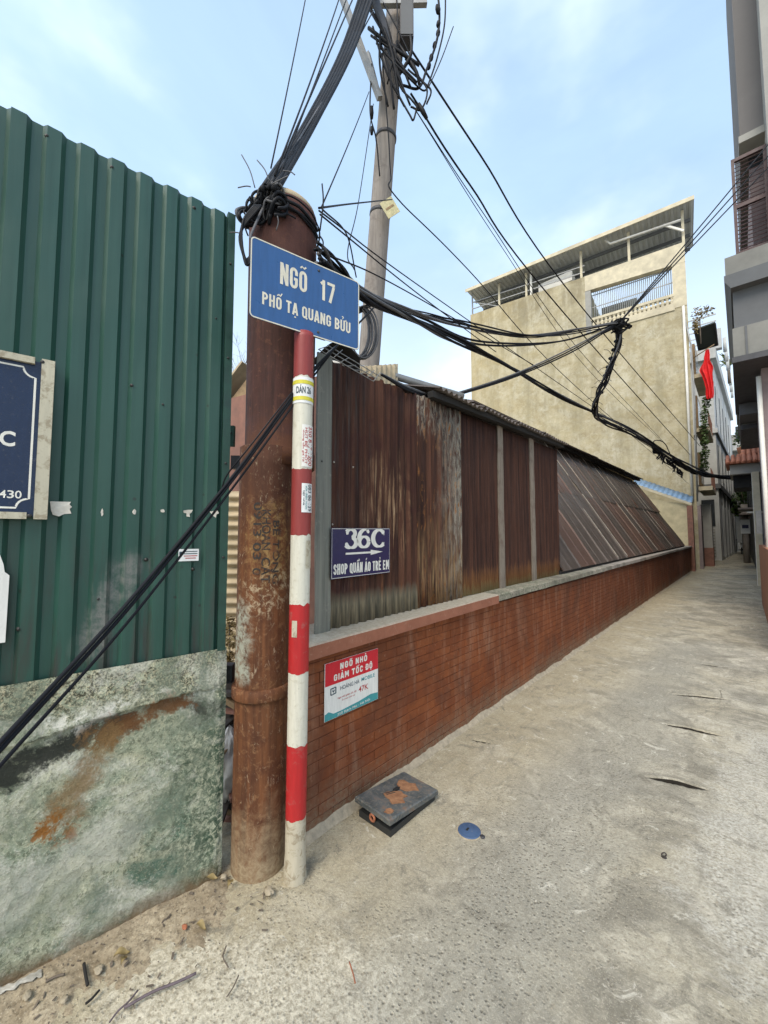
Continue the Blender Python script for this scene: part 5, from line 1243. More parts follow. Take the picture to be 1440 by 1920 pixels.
for k in range(5):
    y = 34.2+k*3.2; xg = XG+.6*(y-33)/19
    for z0_, z1_, mt in [(.2, 3.6, 'greydark'), (5.4, 7.6, 'glass'), (9.0, 11.6, 'glass')]:
        wn = obj('window', MB().box(xg-.05, xg+.035, y, y+1.5, z0_, z1_), MT[mt], t); obj('mullion', MB().box(xg+.034, xg+.06, y+.7, y+.8, z0_, z1_), MT['greylight'], wn)
    obj('pilaster', MB().box(xg-.05, xg+.10, y+2.0, y+2.4, 0, ZG-.5), MT['greylight'], t)
obj('front_window', MB().box(-1.9, -1.25, 32.95, 33.0, 2.2, 3.9), MT['glass'], t)
gr = obj('front_grille', MB().box(-1.95, -1.28, 32.93, 32.99, .2, 2.0), MT['greywall'], t)
for k in range(9): obj('grille_bar', MB().box(-1.93, -1.30, 32.88, 32.925, .32+k*.19, .38+k*.19), MT['greylight'], gr)
cx = ony(1346, 660, 33.4).x
obj('terrace_column', MB().box(cx-.22, cx+.22, 33.2, 33.7, ZG+.25, ony(1346, 618, 33.4).z), MT['greylight'], t)
for k in range(7): obj('terrace_bar', MB().tube([(cx+.35+k*.03, 34.2+k*2.0, ZG+.25), (cx+.35+k*.03, 34.2+k*2.0, ZG+1.2)], .11, 6), MT['greylight'], t)
for k in range(5): obj('terrace_rail', MB().beam((-2.6, 33.3, ZG+.8+k*.45), (cx, 33.3, ZG+.8+k*.45), .06, .08), MT['greylight'], t)
t = thing('rooftop_palm', 'small palm on the roof of the grey column house', 'palm', (-.2, 40, ZG+.4))
pc = ony(1366, 688, 40); m_ = MB(); rnd = random.Random(4)
for k in range(60):
    a = rnd.random()*2*PI; e = rnd.uniform(.2, 1.3); L = rnd.uniform(.9, 1.7); d = Vector((math.cos(a)*math.cos(e), math.sin(a)*math.cos(e), math.sin(e))); p = pc+d*L; q = pc+d*L*.5+ZV*.2
    sdv = d.cross(ZV).normalized()*.07; m_.add([pc, q-sdv, p-ZV*.25, q+sdv], [(0,1,2,3)])
obj('fronds', m_, MT['leaf2'], t); obj('trunk', MB().tube([pc-ZV*1.3, pc], .1, 7), MT['bark'], t)
# row closing the right-hand side and the end of the alley
t = thing('dark_side_building', 'dark shaded house wall behind the tiled gate on the pillar side', 'building', (.4, 30, 0))
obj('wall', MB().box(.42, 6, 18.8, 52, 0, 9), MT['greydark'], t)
for k in range(4): obj('window', MB().box(.40, .425, 24+k*6, 26+k*6, 3.2, 5.2), MT['glass'], t); obj('canopy', MB().box(-.1, .42, 23.8+k*6, 26.4+k*6, 2.75, 2.82), MT['roofsheet'], t)
t = thing('alley_end_house', 'pale house front closing the far end of the alley', 'building', (0, 54, 0))
obj('wall', MB().box(-5, 6, 54, 60, 0, 12), MT['greywall'], t); obj('door', MB().box(-.05, 1.2, 53.95, 54.0, 0, 2.6), MT['greydark'], t)
for k in range(3): obj('balcony', MB().box(-.4, 1.6, 53.0, 54, 4.2+k*3, 5.0+k*3), MT['greylight'], t); obj('window', MB().box(-.1, .5, 53.95, 54.0, 5.2+k*3, 6.8+k*3), MT['glass'], t)
t = thing('alley_tree', 'dark leafy tree hanging over the far end of the alley', 'tree', (.3, 44, 0))
obj('trunk', MB().tube([(.36,44,0), (.33,44,1.5), (.22,44,3.0), (.1,44,4.6)], [.14,.12,.10,.05], 8), MT['bark'], t)
m_ = MB()
for k in range(7): a = k*.9; m_.tube([(.22,44,2.8+.2*k), (.22+.6*math.cos(a), 44+.9*math.sin(a), 3.6+.3*k)], [.05,.02], 6)
obj('limbs', m_, MT['bark'], t)
obj('crown', leaf_cloud([(Vector((.0, 44, 4.6)), (.6, .9, .8)), (Vector((.35, 44.4, 5.4)), (.7, .9, .9)), (Vector((-.25, 44.5, 3.7)), (.4, .6, .5)), (Vector((.3, 43.6, 6.6)), (.6, .8, .6))], 330, .13, 12), MT['leaf'], t)
t = thing('notice_post', 'concrete post with a pale notice board in the far alley', 'post', (.14, 31, 0))
obj('shaft', MB().tube([(.14,31,0), (.14,31,3.4)], .16, 10), MT['pole'], t); obj('notice', MB().box(-.06, .34, 30.80, 30.83, 1.7, 2.5), MT['posterwhite'], t); obj('notice_print', MB().box(0, .28, 30.79, 30.80, 2.0, 2.2), MT['indigo'], t)
# motorbike parked at the end
t = thing('parked_motorbike', 'dark motorbike parked at the far end of the alley', 'motorbike', (-.12, 46, 0))
bx_, by_ = -.10, 46.0
for yy in (0, 1.25):
    tor = MB(); P = [Vector((bx_, by_+yy+.27*math.cos(a), .30+.27*math.sin(a))) for a in [2*PI*i/16 for i in range(17)]]; tor.tube(P, .045, 6, False)
    wh = obj('wheel', tor, MT['charcoal'], t); obj('hub', MB().tube([(bx_-.05,by_+yy,.30),(bx_+.05,by_+yy,.30)], .06, 8), MT['steel'], wh)
obj('body', MB().add([(bx_-.13,by_+.15,.35),(bx_+.13,by_+.15,.35),(bx_+.13,by_+1.35,.5),(bx_-.13,by_+1.35,.5),(bx_-.14,by_+.05,.85),(bx_+.14,by_+.05,.85),(bx_+.11,by_+1.5,.78),(bx_-.11,by_+1.5,.78)], [(0,3,2,1),(4,5,6,7),(0,1,5,4),(1,2,6,5),(2,3,7,6),(3,0,4,7)]), MT['bike_red'], t)
obj('seat', MB().obox((bx_,by_+.95,.86), (.13,0,0), (0,.36,.02), (0,0,.05)), MT['charcoal'], t)
obj('front_shield', MB().obox((bx_,by_-.05,.72), (.20,0,0), (0,.05,.28), (0,.03,0)), MT['posterwhite'], t)
obj('handlebar', MB().tube([(bx_-.33,by_+.15,1.04),(bx_,by_+.02,1.0),(bx_+.33,by_+.15,1.04)], .018, 6), MT['darksteel'], t)
obj('headlight', MB().lathe((bx_,by_-.12,.95), [(.09,0),(.07,.05),(.01,.07)], 10, (0,-1,0)), MT['posterwhite'], t)
for q in (-1, 1): obj('mirror', MB().obox((bx_+q*.30,by_+.12,1.22), (.06,0,0), (0,.01,0), (0,0,.04)), MT['darksteel'], t)

# ================================================================== BEHIND THE GAP BETWEEN FENCE AND POST
t = thing('brown_hut', 'brown boarded hut with a bright rafter edge behind the rusty post', 'hut', (-4, 2, 0))
h0, h1 = W(418, 795, 4.2), W(470, 725, 4.0)
obj('wall', MB().prism([(-.8, -2.6), (.9, -2.6), (.9, .10), (-.8, -.62)], W(440, 770, 4.3), Vector(_R), ZV, Vector(_F), .2), MT['brownboard'], t)
obj('rafter', MB().beam(W(400, 812, 4.15), W(480, 708, 4.05), .07, .10), MT['wood'], t)
obj('roof_sheet', MB().beam(W(400, 800, 4.3), W(480, 696, 4.2), .5, .02), MT['tan_sheet'], t)
t = thing('tan_corrugated_screen', 'tan corrugated sheet standing in the gap behind the rusty post', 'sheet', W(440, 1200, 3.0))
c0 = W(395, 1245, 3.0); m_ = MB().sheet(c0, ZV, Vector(_R), -Vector(_F), 1.32, .42, .074, .016, 'sine', .001, 3, .01, None, 95); obj('panel', m_, MT['tan_sheet'], t)
t = thing('junk_pile', 'dark pile of boards and scrap in the gap beside the post', 'pile', onz(430, 1560))
rnd = random.Random(11); o_ = onz(428, 1590)
for i in range(16):
    p = W(432+rnd.uniform(-16, 14), 1300+i*17, 2.35-.012*i); a = Vector((rnd.gauss(0,1), rnd.gauss(0,1), rnd.gauss(0,.25))).normalized()*rnd.uniform(.08, .2); b = a.cross(ZV).normalized()*rnd.uniform(.02, .05)
    obj('board', MB().obox(p, a, b, a.cross(b).normalized()*rnd.uniform(.006, .018)), MT[['junk','wood','brownboard','junk'][i % 4]], t)
obj('backing_sheet', MB().obox(W(432, 1430, 2.5), Vector(_R)*.25, ZV*.62, Vector(_F)*.01), MT['junk'], t)
t = thing('crumpled_white_sack', 'crumpled white sack stuffed low in the gap beside the post', 'sack', onz(428, 1590))
sp = W(427, 1500, 2.2)
def sack(u, v):
    a = u*2*PI; r_ = .10*math.sin(PI*min(1, max(.02, v)))*(1+.35*nn(math.cos(a)*3, math.sin(a)*3, v*5)); return Vector((sp.x+r_*math.cos(a), sp.y+r_*math.sin(a), .06+v*.42+.02*nn(a*2, v*9)))
obj('sack_body', MB().grid(sack, 40, 26), MT['canvas'], t)
t = thing('black_junction_box', 'black box fixed to the fence edge beside the post', 'box', W(430, 1265, 1.9))
obj('case', MB().obox(W(430, 1262, 1.95), Vector(_R)*.018, ZV*.042, Vector(_F)*.02), MT['darksteel'], t)
obj('lid', MB().obox(W(430, 1262, 1.925), Vector(_R)*.015, ZV*.036, Vector(_F)*.004), MT['boxdark'], t)
t = thing('dark_bracket', 'dark rounded bracket on the fence edge above the diagonal cables', 'bracket', W(430, 820, 1.95))
obj('plate', MB().obox(W(432, 818, 1.97), Vector(_R)*.020, ZV*.052, Vector(_F)*.012), MT['green_trim'], t); obj('bolt', MB().lathe(W(432, 812, 1.955), [(.008, 0), (.005, .008)], 8, -Vector(_F)), MT['screw'], t)
# bare shrub against the sky
t = thing('bare_tree', 'bare twiggy tree showing against the sky between fence and post', 'tree', W(440, 1000, 6.0))
rnd = random.Random(5); tw = MB(); tb = W(446, 960, 6.5); tb.z = 1.5
def grow(p, d, L, r_, lev):
    if lev == 0: return
    pts = [p]
    for i in range(3): d = (d+Vector((rnd.gauss(0,.16), rnd.gauss(0,.16), rnd.gauss(.02,.12)))).normalized(); pts.append(pts[-1]+d*L/3)
    tw.tube(pts, [r_, r_*.85, r_*.7, r_*.55], 4, False)
    for _ in range(3 if lev > 1 else 2):
        grow(rnd.choice(pts[1:]), (d+Vector((rnd.gauss(0,.6), rnd.gauss(0,.6), rnd.gauss(.1,.4)))).normalized(), L*.66, r_*.6, lev-1)
top_ = W(440, 740, 6.5)
for k in range(7): grow(top_+Vector((rnd.gauss(0,.25), rnd.gauss(0,.25), -.5)), Vector((rnd.gauss(0,.3), rnd.gauss(0,.3), 1)).normalized(), .75, .011, 5)
obj('twigs', tw, MT['bark'], t, kind='stuff'); obj('trunk', MB().tube([(tb.x,tb.y,0), (tb.x+.1,tb.y,1.6), (top_.x,top_.y,top_.z-.4)], [.09,.07,.03], 8), MT['bark'], t)
t = thing('dry_weeds', 'dry yellow weeds in the gap beside the rusty post', 'weeds', W(430, 1230, 2.8))
obj('leaves', leaf_cloud([(W(430, 1170, 2.75), (.05,.05,.06)), (W(432, 1205, 2.7), (.06,.06,.09)), (W(428, 1235, 2.7), (.06,.06,.05))], 90, .018, 21), MT['leaf_dry'], t)
obj('stem', MB().tube([W(430, 1300, 2.75), W(431, 1220, 2.72), W(430, 1160, 2.75)], .004, 5), MT['bark'], t)

# ================================================================== CONCRETE UTILITY POLE
UB, UT = W(690, 700, 4.5), W(748, -60, 4.55)
dU = (UT-UB)/(UT.z-UB.z); U0 = UB-dU*UB.z
def up_(z): return U0+dU*z
t = thing('concrete_utility_pole', 'leaning round concrete utility pole hung with cables behind the shed', 'utility pole', U0)
obj('shaft', MB().tube([up_(z) for z in (0, 1, 2, 3, 4, 5, 6, 7, 8.1)], [.135,.132,.128,.124,.120,.116,.112,.108,.104], 24), MT['pole'], t)
RV = Vector(_R); FV = Vector(_F); FV.z = 0; FV.normalize()
for v_ in (255, 100, 400):
    z = W(720, v_, 4.5).z; obj('steel_band', MB().lathe(up_(z), [(.117, -.02), (.121, -.018), (.121, .018), (.117, .02)], 24, dU), MT['darksteel'], t)
obj('brace', MB().beam(W(640, -10, 4.3), W(712, 185, 4.36), .055, .055), MT['steel'], t)
obj('brace', MB().beam(W(712, 185, 4.36), W(690, 100, 4.5), .04, .04), MT['steel'], t)
obj('brace', MB().beam(W(690, -40, 4.3), W(745, 130, 4.34), .06, .06), MT['darksteel'], t)
bxp = W(762, 45, 4.42); jb = obj('junction_box', MB().obox(bxp, RV*.075, FV*.07, ZV*.24), MT['darksteel'], t); obj('box_door', MB().obox(bxp-FV*.074, RV*.065, FV*.004, ZV*.225), MT['greydark'], jb)
obj('cross_arm', MB().beam(W(690, 8, 4.35), W(800, 6, 4.4), .05, .05), MT['steel'], t)
cc = W(672, 622, 2.75)
t2 = thing('cable_coil', 'big coil of spare grey cable hanging behind the street sign', 'cable coil', cc)
for k in range(7):
    rr = .15+.012*random.random(); ph = random.uniform(-.12, .12); P = []
    for i in range(33):
        a = 2*PI*i/32; P.append(cc+RV*(math.cos(a)*rr*.62+.012*k-.03)+ZV*(math.sin(a)*rr*1.25)+FV*(.02*math.sin(a+ph)+.012*(k % 3)))
    obj('loop', MB().tube(P, .0062, 6, False), MT['cable_grey'], t2)
t2 = thing('yellow_tag', 'square yellowed tag tied to a cable on the utility pole', 'tag', W(731, 388, 4.28))
tp = W(731, 389, 4.28); ta = (RV*.72+ZV*.5).normalized(); tb_ = (-RV*.42+ZV*.75).normalized()
obj('plate', MB().obox(tp, ta*.075, tb_*.10, FV*.003), MT['tag'], t2); obj('print', MB().obox(tp-FV*.0042, ta*.05, tb_*.012, FV*.0008), MT['wood'], t2); obj('tie', MB().tube([tp+tb_*.09-FV*.01, tp+tb_*.14+FV*.05], .005, 5), MT['cable'], t2)

# ================================================================== CABLES
def cable(pts, r, label, group=None, mat='cable', n=10, sag=0.0, cat='cable', name='cable', sides=6):
    P = [W(*p) if not isinstance(p, Vector) else p for p in pts]
    if len(P) == 2 and sag:
        a, b = P; P = [a.lerp(b, i/8)-ZV*sag*4*(i/8)*(1-i/8) for i in range(9)]; Q = P
    else: Q = smooth_path(P, n)
    return obj(name, MB().tube(Q, r, sides), MT[mat], base=P[0], label=label, cat=cat, group=group)
rnd = random.Random(21)
def jit(p, a): return (p[0]+rnd.uniform(-a, a), p[1]+rnd.uniform(-a, a), p[2]+rnd.uniform(-.02, .02))
# thick trunk from the pole head down to the rusty post
g = 'cables of the thick trunk from pole head to rusty post'
for k in range(9):
    o = (k-4)*4.0
    cable([(705+o*.85, -60, 4.40+.02*(k % 3)), (655+o*.7, 85, 3.6), (585+o*.62, 225, 2.7), (505+o*.9, 352+abs(o)*.3, 1.93+.012*(k % 3))], .009 if k % 2 else .0135, 'black cable in the thick trunk rising from the rusty post to the pole', g)
cable([(700, 20, 4.3), (640, 130, 3.4), (545, 290, 2.3), (470+5, 430, 1.87), (479, 447, 1.85)], .006, 'looping grey cable from the thick trunk to the street sign corner', mat='cable_grey')
g = 'thin wires fanning up from the rusty post'
cable([(582, -50, 3.2), (508, 315, 1.98)], .0042, 'leftmost thin wire rising steeply from the rusty post to the sky', g, sag=.02)
cable([(648, -40, 3.9), (515, 330, 2.0)], .0055, 'thin wire just left of the thick trunk above the post', g, sag=.04)
cable([(678, -40, 4.1), (530, 300, 2.2), (518, 335, 2.0)], .006, 'thin wire running close along the thick trunk', g)
cable([(664, -40, 4.0), (600, 130, 3.1), (522, 335, 2.0)], .005, 'thin wire between the thick trunk and its left neighbour', g)
# tangle round the post head
t = thing('cable_tangle', 'knotted black cable tangle round the head of the rusty post', 'cable tangle', PCU+ZV*3.1)
for k in range(7):
    P = []; r_ = RU+.004+.004*(k % 4); z0_ = 3.20+.07*rnd.random(); a0 = rnd.uniform(-1.0, .2)+math.atan2(-PCU.y, -PCU.x)-.9; a1 = a0+rnd.uniform(1.6, 3.2)
    for i in range(14): a = a0+(a1-a0)*i/13; P.append(PCU+Vector((math.cos(a)*r_, math.sin(a)*r_, z0_-.10*max(0, i/13-.45)+.012*nn(i*.5, k))))
    obj('loop', MB().tube(smooth_path(P, 2), .0045+.002*(k % 3), 6), MT['cable'], t)
for k in range(15):
    c = W(470+rnd.uniform(-8, 55), 378+rnd.uniform(-14, 26), 1.97); P = [c+RV*.045*math.cos(a+k)+ZV*.05*math.sin(a*1.3+k)+FV*.03*math.sin(a*2+k) for a in [i*.7 for i in range(9)]]
    obj('loop', MB().tube(smooth_path(P, 3), .0045+.002*(k % 3), 5), MT['cable' if k % 4 else 'cable_grey'], t)
for k in range(5):
    P = [W(478+k*3, 385, 1.90), W(457-k*1.5, 412+k*6, 1.88), W(453+k, 450+k*8, 1.87), W(460+k, 485+k*3, 1.87), W(470+k*2, 480, 1.89)]
    obj('drooping_loop', MB().tube(smooth_path(P, 6), .006, 6), MT['cable'], t)
for p, q in [((478, 352), (453, 290)), ((505, 340), (482, 300)), ((540, 330), (510, 345)), ((530, 320), (553, 328)), ((470, 350), (446, 352)), ((455, 440), (430, 436)), ((520, 405), (518, 432))]:
    obj('loose_end', MB().tube(smooth_path([W(*p, 1.92), W((p[0]+q[0])/2+3, (p[1]+q[1])/2-2, 1.92), W(*q, 1.92)], 4), .0028, 5), MT['cable_grey'], t)
# vertical drops at the pole
g = 'thin drop wires between pole and post head'
cable([(692, 172, 4.38), (603, 388, 2.2)], .0045, 'straight thin drop wire from the pole slanting to the post head', g, sag=.02)
cable([(700, 195, 4.36), (672, 380, 4.0), (652, 470, 3.0), (664, 505, 2.8)], .0045, 'slack thin drop wire bowing down beside the pole', g)
cable([(697, 120, 4.36), (694, 210, 4.34), (705, 260, 4.34), (712, 330, 4.36)], .008, 'black drop cable strapped to the pole side', g)
cable([(716, 100, 4.34), (728, 250, 4.34), (733, 330, 4.34), (745, 372, 4.3), (880, 508, 5.4), (1080, 725, 9.0), (1292, 908, 18)], .007, 'black wire running down the pole then away past the yellow tag to the alley')
cable([(598, 390, 2.05), (660, 382, 2.9), (735, 374, 4.25)], .006, 'short black wire from the post head to the yellow tag')
# long lines from the pole down the alley
g = 'long parallel cables from the pole down the alley'
cable([(772, 95, 4.5), (900, 290, 5.4), (1090, 575, 8.6), (1312, 836, 20)], .0125, 'upper thick cable running from the pole straight down to the alley bend', g)
cable([(770, 175, 4.5), (880, 345, 5.3), (1060, 590, 8.0), (1302, 862, 20)], .0125, 'lower thick cable running from the pole straight down to the alley bend', g)
cable([(775, 200, 4.5), (905, 398, 5.4), (1085, 655, 8.5), (1250, 835, 15)], .006, 'first thin wire under the two thick pole cables', g)
cable([(778, 205, 4.5), (940, 462, 5.8), (1100, 690, 9), (1252, 838, 15)], .005, 'second thin wire under the two thick pole cables', g)
# sprays of wire at the pole head
t = thing('pole_head_cables', 'bunched black cables and splices round the head of the utility pole', 'cable bunch', up_(7))
for k in range(16):
    a = (rnd.uniform(690, 770), rnd.uniform(-30, 90), 4.36); b = (rnd.uniform(705, 790), rnd.uniform(120, 215), 4.33); m = ((a[0]+b[0])/2+rnd.uniform(-14, 14), (a[1]+b[1])/2+rnd.uniform(-15, 15), 4.3)
    obj('loop', MB().tube(smooth_path([W(*a), W(*m), W(*b)], 6), rnd.choice([.008, .012, .018]), 6), MT['cable'], t)
for p in [((760, 110), (790, 150), (808, 170), (800, 195)), ((765, 130), (800, 165), (790, 205), (770, 200)), ((745, 175), (768, 215), (775, 225), (782, 200)), ((735, 120), (752, 165), (770, 185), (790, 210))]:
    obj('loop', MB().tube(smooth_path([W(*q, 4.32) for q in p], 6), .010, 6), MT['cable'], t)
for p, q, r_ in [((697, 200), (697, 222), .022), ((697, 238), (697, 252), .020), ((785, 195), (800, 222), .026), ((819, 10), (820, 24), .02)]:
    obj('splice', MB().tube([W(*p, 4.3), W((p[0]+q[0])/2, (p[1]+q[1])/2, 4.3), W(*q, 4.3)], [r_*.7, r_, r_*.7], 8), MT['tape'], t)
cable([(818, -40, 4.6), (824, 30, 4.6), (818, 80, 4.55), (800, 130, 4.5), (785, 165, 4.4), (755, 160, 4.35)], .013, 'curving twisted cable hanging right of the pole head')
cable([(835, -40, 4.6), (834, 40, 4.6), (822, 100, 4.55), (806, 150, 4.5), (795, 170, 4.4), (770, 150, 4.35)], .009, 'outer curving cable hanging right of the pole head')
cable([(850, 50, 4.6), (828, 110, 4.55), (803, 165, 4.45)], .006, 'loose thin cable end sticking out right of the pole head')
t = thing('cable_splice_string', 'taped splices strung on the curving cable right of the pole head', 'splice', W(822, 60, 4.6))
for v_ in (20, 45, 62, 85, 108, 124): 
    c = W(822-max(0, v_-60)*.28, v_, 4.58); obj('splice', MB().lathe(c, [(.008, -.045), (.024, -.02), (.024, .02), (.008, .045)], 8, (.15, .1, 1)), MT['tape'], t)
def bundle(pts, count, R_, r_, label, group, turns=3.0, mats=('cable',)):
    C_ = smooth_path([W(*p) for p in pts], 12); n_ = len(C_)
    for k in range(count):
        Q = []; ph = 2*PI*k/max(1, count-1); rr = R_*(.0 if k == 0 else rnd.uniform(.75, 1.15)); tn = turns*rnd.uniform(.75, 1.25)
        for i, p in enumerate(C_):
            tg = (C_[min(i+1, n_-1)]-C_[max(i-1, 0)]).normalized(); a = tg.cross(ZV if abs(tg.z) < .95 else XV).normalized(); b = tg.cross(a); g_ = ph+tn*2*PI*i/n_; w_ = rr*(1+.35*nn(i*.21, k*3.1))
            Q.append(p+a*w_*math.cos(g_)+b*w_*math.sin(g_))
        obj('cable', MB().tube(Q, r_*rnd.choice([.75, 1, 1.25]), 6), MT[mats[k % len(mats)]], base=C_[0], label=label, cat='cable', group=group)
# heavy bundles from the post towards the mid-air knot
KN = (1160, 606, 6.0)
g = 'cables of the sagging bundle between post and mid-air knot'
bundle([(596, 466, 2.06), (640, 508, 2.35), (705, 564, 2.9), (850, 604, 3.9), (1010, 630, 5.0), KN], 5, .026, .0085, 'black cable in the sagging bundle from rusty post to mid-air knot', g, 2.2, ('cable', 'cable_grey', 'cable'))
for k in range(2):
    cable([(672, 580+k*6, 2.75), (720, 568, 3.0), (800, 600, 3.6), (900, 640+k*6, 4.2), (1050, 640, 5.3), jit(KN, 3)], .011, 'black cable of the lower sagging pair meeting the mid-air knot', 'lower sagging pair')
g = 'cables of the lower bundle running past the knot down the alley'
bundle([(600, 492, 2.06), (690, 562, 2.75), (800, 610, 3.4), (930, 676, 4.4), (1060, 748, 6.2), (1180, 803, 8.6), (1265, 858, 12.5), (1340, 893, 17)], 5, .024, .0095, 'black cable in the lower bundle running from post past knot to the gate', g, 2.6, ('cable', 'cable', 'cable_grey'))
g = 'cables of the thick hank dropping from the mid-air knot'
bundle([KN, (1158, 650, 6.1), (1138, 708, 6.3), (1116, 752, 6.6), (1126, 786, 7.2), (1190, 818, 8.8), (1262, 862, 12.4)], 8, .042, .0115, 'black cable in the thick hank dropping from the knot to the lower bundle', g, 2, ('cable', 'cable', 'tape', 'cable_grey'))
bundle([(1262, 862, 12.4), (1300, 884, 14.5), (1345, 894, 16.5), (1388, 896, 16.5), (1412, 905, 16.5), (1440, 908, 16.2)], 5, .06, .035, 'black cable in the heavy bundle looped across the gate passage', 'heavy bundle across the gate passage', 3)
g = 'cables of the bundle from the knot back to the shed top'
for k in range(3):
    cable([jit(KN, 3), (1080, 648+k*4, 5.3), (980, 695+k*3, 4.6), (880, 730+k*2, 3.9), (822, 743+k, 3.45), (770, 728+k*3, 3.0), (715, 702, 2.7)], .010, 'grey black cable from the knot back to the shed roof edge', g, 'cable' if k else 'cable_grey')
g = 'lines rising from the knot to the balcony house'
for k in range(3):
    cable([KN, (1300, 440+k*10, 6.1), (1470, 235+k*24, 6.2)], .010, ['upper', 'middle', 'lower'][k]+' of three lines rising from the knot to the balcony house', g)
t = thing('cable_knot', 'knot of black tape and cable hanging in mid-air above the alley', 'cable knot', W(*KN))
for k in range(12):
    P = [W(*KN)+RV*rnd.gauss(0, .07)+ZV*rnd.gauss(-.02, .06)+FV*rnd.gauss(0, .05) for _ in range(5)]; obj('loop', MB().tube(smooth_path(P, 4), .013, 6), MT['tape'], t)
for k in range(7): obj('wrap', MB().lathe(W(1157-k*5.2, 640+k*16, 6.1+.07*k), [(.036, -.02), (.05, 0), (.036, .02)], 10, (.25, -.1, 1)), MT['tape'], t)
t = thing('stray_strands', 'short stray wire ends sticking out of the hank below the knot', 'wire ends', W(1140, 700, 6.2))
for k in range(16):
    f_ = k/15; c = (1158-44*f_, 630+125*f_, 6.1+.5*f_); q = (c[0]+rnd.choice([-1, 1])*rnd.uniform(8, 20), c[1]+rnd.uniform(-14, 10), c[2])
    obj('strand', MB().tube(smooth_path([W(*c), W((c[0]+q[0])/2, (c[1]+q[1])/2-3, c[2]), W(*q)], 4), .0035, 5), MT['cable'], t)
# frayed splice further along
t = thing('frayed_splice', 'frayed black splice on the lower cable bundle before the yellow building corner', 'splice', W(1255, 862, 12))
for k in range(26):
    c = (1225+k*2.2, 838+k*1.9, 10.5+.14*k); P = [W(*c), W(c[0]+rnd.uniform(-5, 5), c[1]+rnd.uniform(3, 9), c[2]), W(c[0]+rnd.uniform(-4, 10), c[1]+rnd.uniform(6, 16), c[2])]; obj('strand', MB().tube(smooth_path(P, 4), [.03]*4+[.02]*4+[.008], 5), MT['tape'], t)
obj('hook_loop', MB().tube(smooth_path([W(1222, 838, 10.5), W(1228, 826, 10.6), W(1245, 830, 10.8), W(1256, 850, 11)], 5), .012, 6), MT['cable'], t)
g = 'thin wires from the post head towards the alley'
for k, (a, m, b) in enumerate([((598, 395, 2.06), (820, 560, 3.6), (1150, 790, 8)), ((600, 402, 2.06), (780, 548, 3.2), (930, 660, 4.4)), ((598, 470, 2.05), (760, 545, 3.1), (1010, 690, 5.2)), ((604, 392, 2.1), (650, 440, 2.5), (668, 520, 2.8))]):
    cable([a, m, b], .0045, ['highest', 'second highest', 'third', 'short slack'][k]+' thin wire leaving the post head beside the street sign', g)
for k, P in enumerate([[(604, 345, 2.1), (606, 380, 2.06), (600, 432, 2.04)], [(598, 440, 2.04), (606, 455, 2.04), (600, 480, 2.04)]]):
    cable(P, .004, ['stiff wire end standing up at', 'bent wire end below'][k]+' the right edge of the post head')
# diagonal cables across the fence
g = 'diagonal cables crossing the green fence'
for k, (dx, r_, dz) in enumerate([(0, .0056, 0), (13, .0060, .012), (40, .0046, .02)]):
    cable([(700, 578, 2.75), (640, 640, 2.2), (592, 688+dx*.3, 1.99), (548, 742+dx*.5, 1.862), (440, 888+dx*.55, 1.66), (250, 1118+dx*.9, 1.26), (0, 1392+dx*1.1, .86), (-160, 1570+dx*1.4, .68), W(-160, 1570+dx*1.4, .68)+(W(-160, 1570+dx*1.4, .68)-W(0, 1392+dx*1.1, .86))*4, W(-160, 1570+dx*1.4, .68)+(W(-160, 1570+dx*1.4, .68)-W(0, 1392+dx*1.1, .86))*12+ZV*.25], r_, ['upper', 'middle', 'lower thinner'][k]+' of the black cables slanting down across the green fence', g)
cable([(548, 735, 1.86), (470, 835, 1.72), (425, 892, 1.70), (414, 930, 1.74)], .0035, 'thin wire beside the diagonal cables near the post')

# ================================================================== THINGS ON THE GROUND
t = thing('meter_box', 'black lidded meter box with rust patches beside the brick wall', 'meter box', (-1.53, 1.77, 0))
bx0, bx1, by0, by1 = -1.655, -1.405, 1.60, 2.02
obj('base', MB().box(bx0+.012, bx1-.004, by0+.005, by1-.02, -.02, .030), MT['boxdark'], t)
lid = MB(); zz = [(bx0-.012, by0-.004, .098), (bx1+.006, by0-.012, .096), (bx1+.010, by1-.006, .056), (bx0-.008, by1, .056)]; th = .030; e = .006
A = [Vector((x, y, z-th)) for x, y, z in zz]; B = [Vector((x, y, z-e)) for x, y, z in zz]; Cc = Vector((sum(p[0] for p in zz)/4, sum(p[1] for p in zz)/4, 0))
T_ = [Vector((x+(e if x < Cc.x else -e), y+(e if y < Cc.y else -e), z)) for x, y, z in zz]
lid.add(A+B+T_, [(3,2,1,0)]+[(i, (i+1) % 4, 4+(i+1) % 4, 4+i) for i in range(4)]+[(4+i, 4+(i+1) % 4, 8+(i+1) % 4, 8+i) for i in range(4)]+[(8,9,10,11)])
lo = obj('lid', lid, MT['boxlid'], t)
def lidz(x, y): f_ = (y-by0)/(by1-by0); return .097-.041*f_
def flake(c, w_, h_, seed, mat, nm, lift=.0040):
    rr = random.Random(seed); P = []
    for i in range(14): a = 2*PI*i/14; P.append((c[0]+w_*math.cos(a)*rr.uniform(.6, 1.2), c[1]+h_*math.sin(a)*rr.uniform(.6, 1.2)))
    m_ = MB(); vs = [(x, y, lidz(x, y)+lift) for x, y in P]+[(x, y, lidz(x, y)-.004) for x, y in P]; m_.add(vs, [tuple(range(14))]+[(i, i+14, (i+1) % 14+14, (i+1) % 14) for i in range(14)]); return obj(nm, m_, MT[mat], lo)
flake((-1.535, 1.895), .078, .058, 1, 'rustflake', 'rust_patch'); flake((-1.510, 1.760), .060, .072, 2, 'rustflake', 'rust_patch', .0052); flake((-1.45, 1.635), .022, .028, 5, 'rustflake', 'rust_patch')
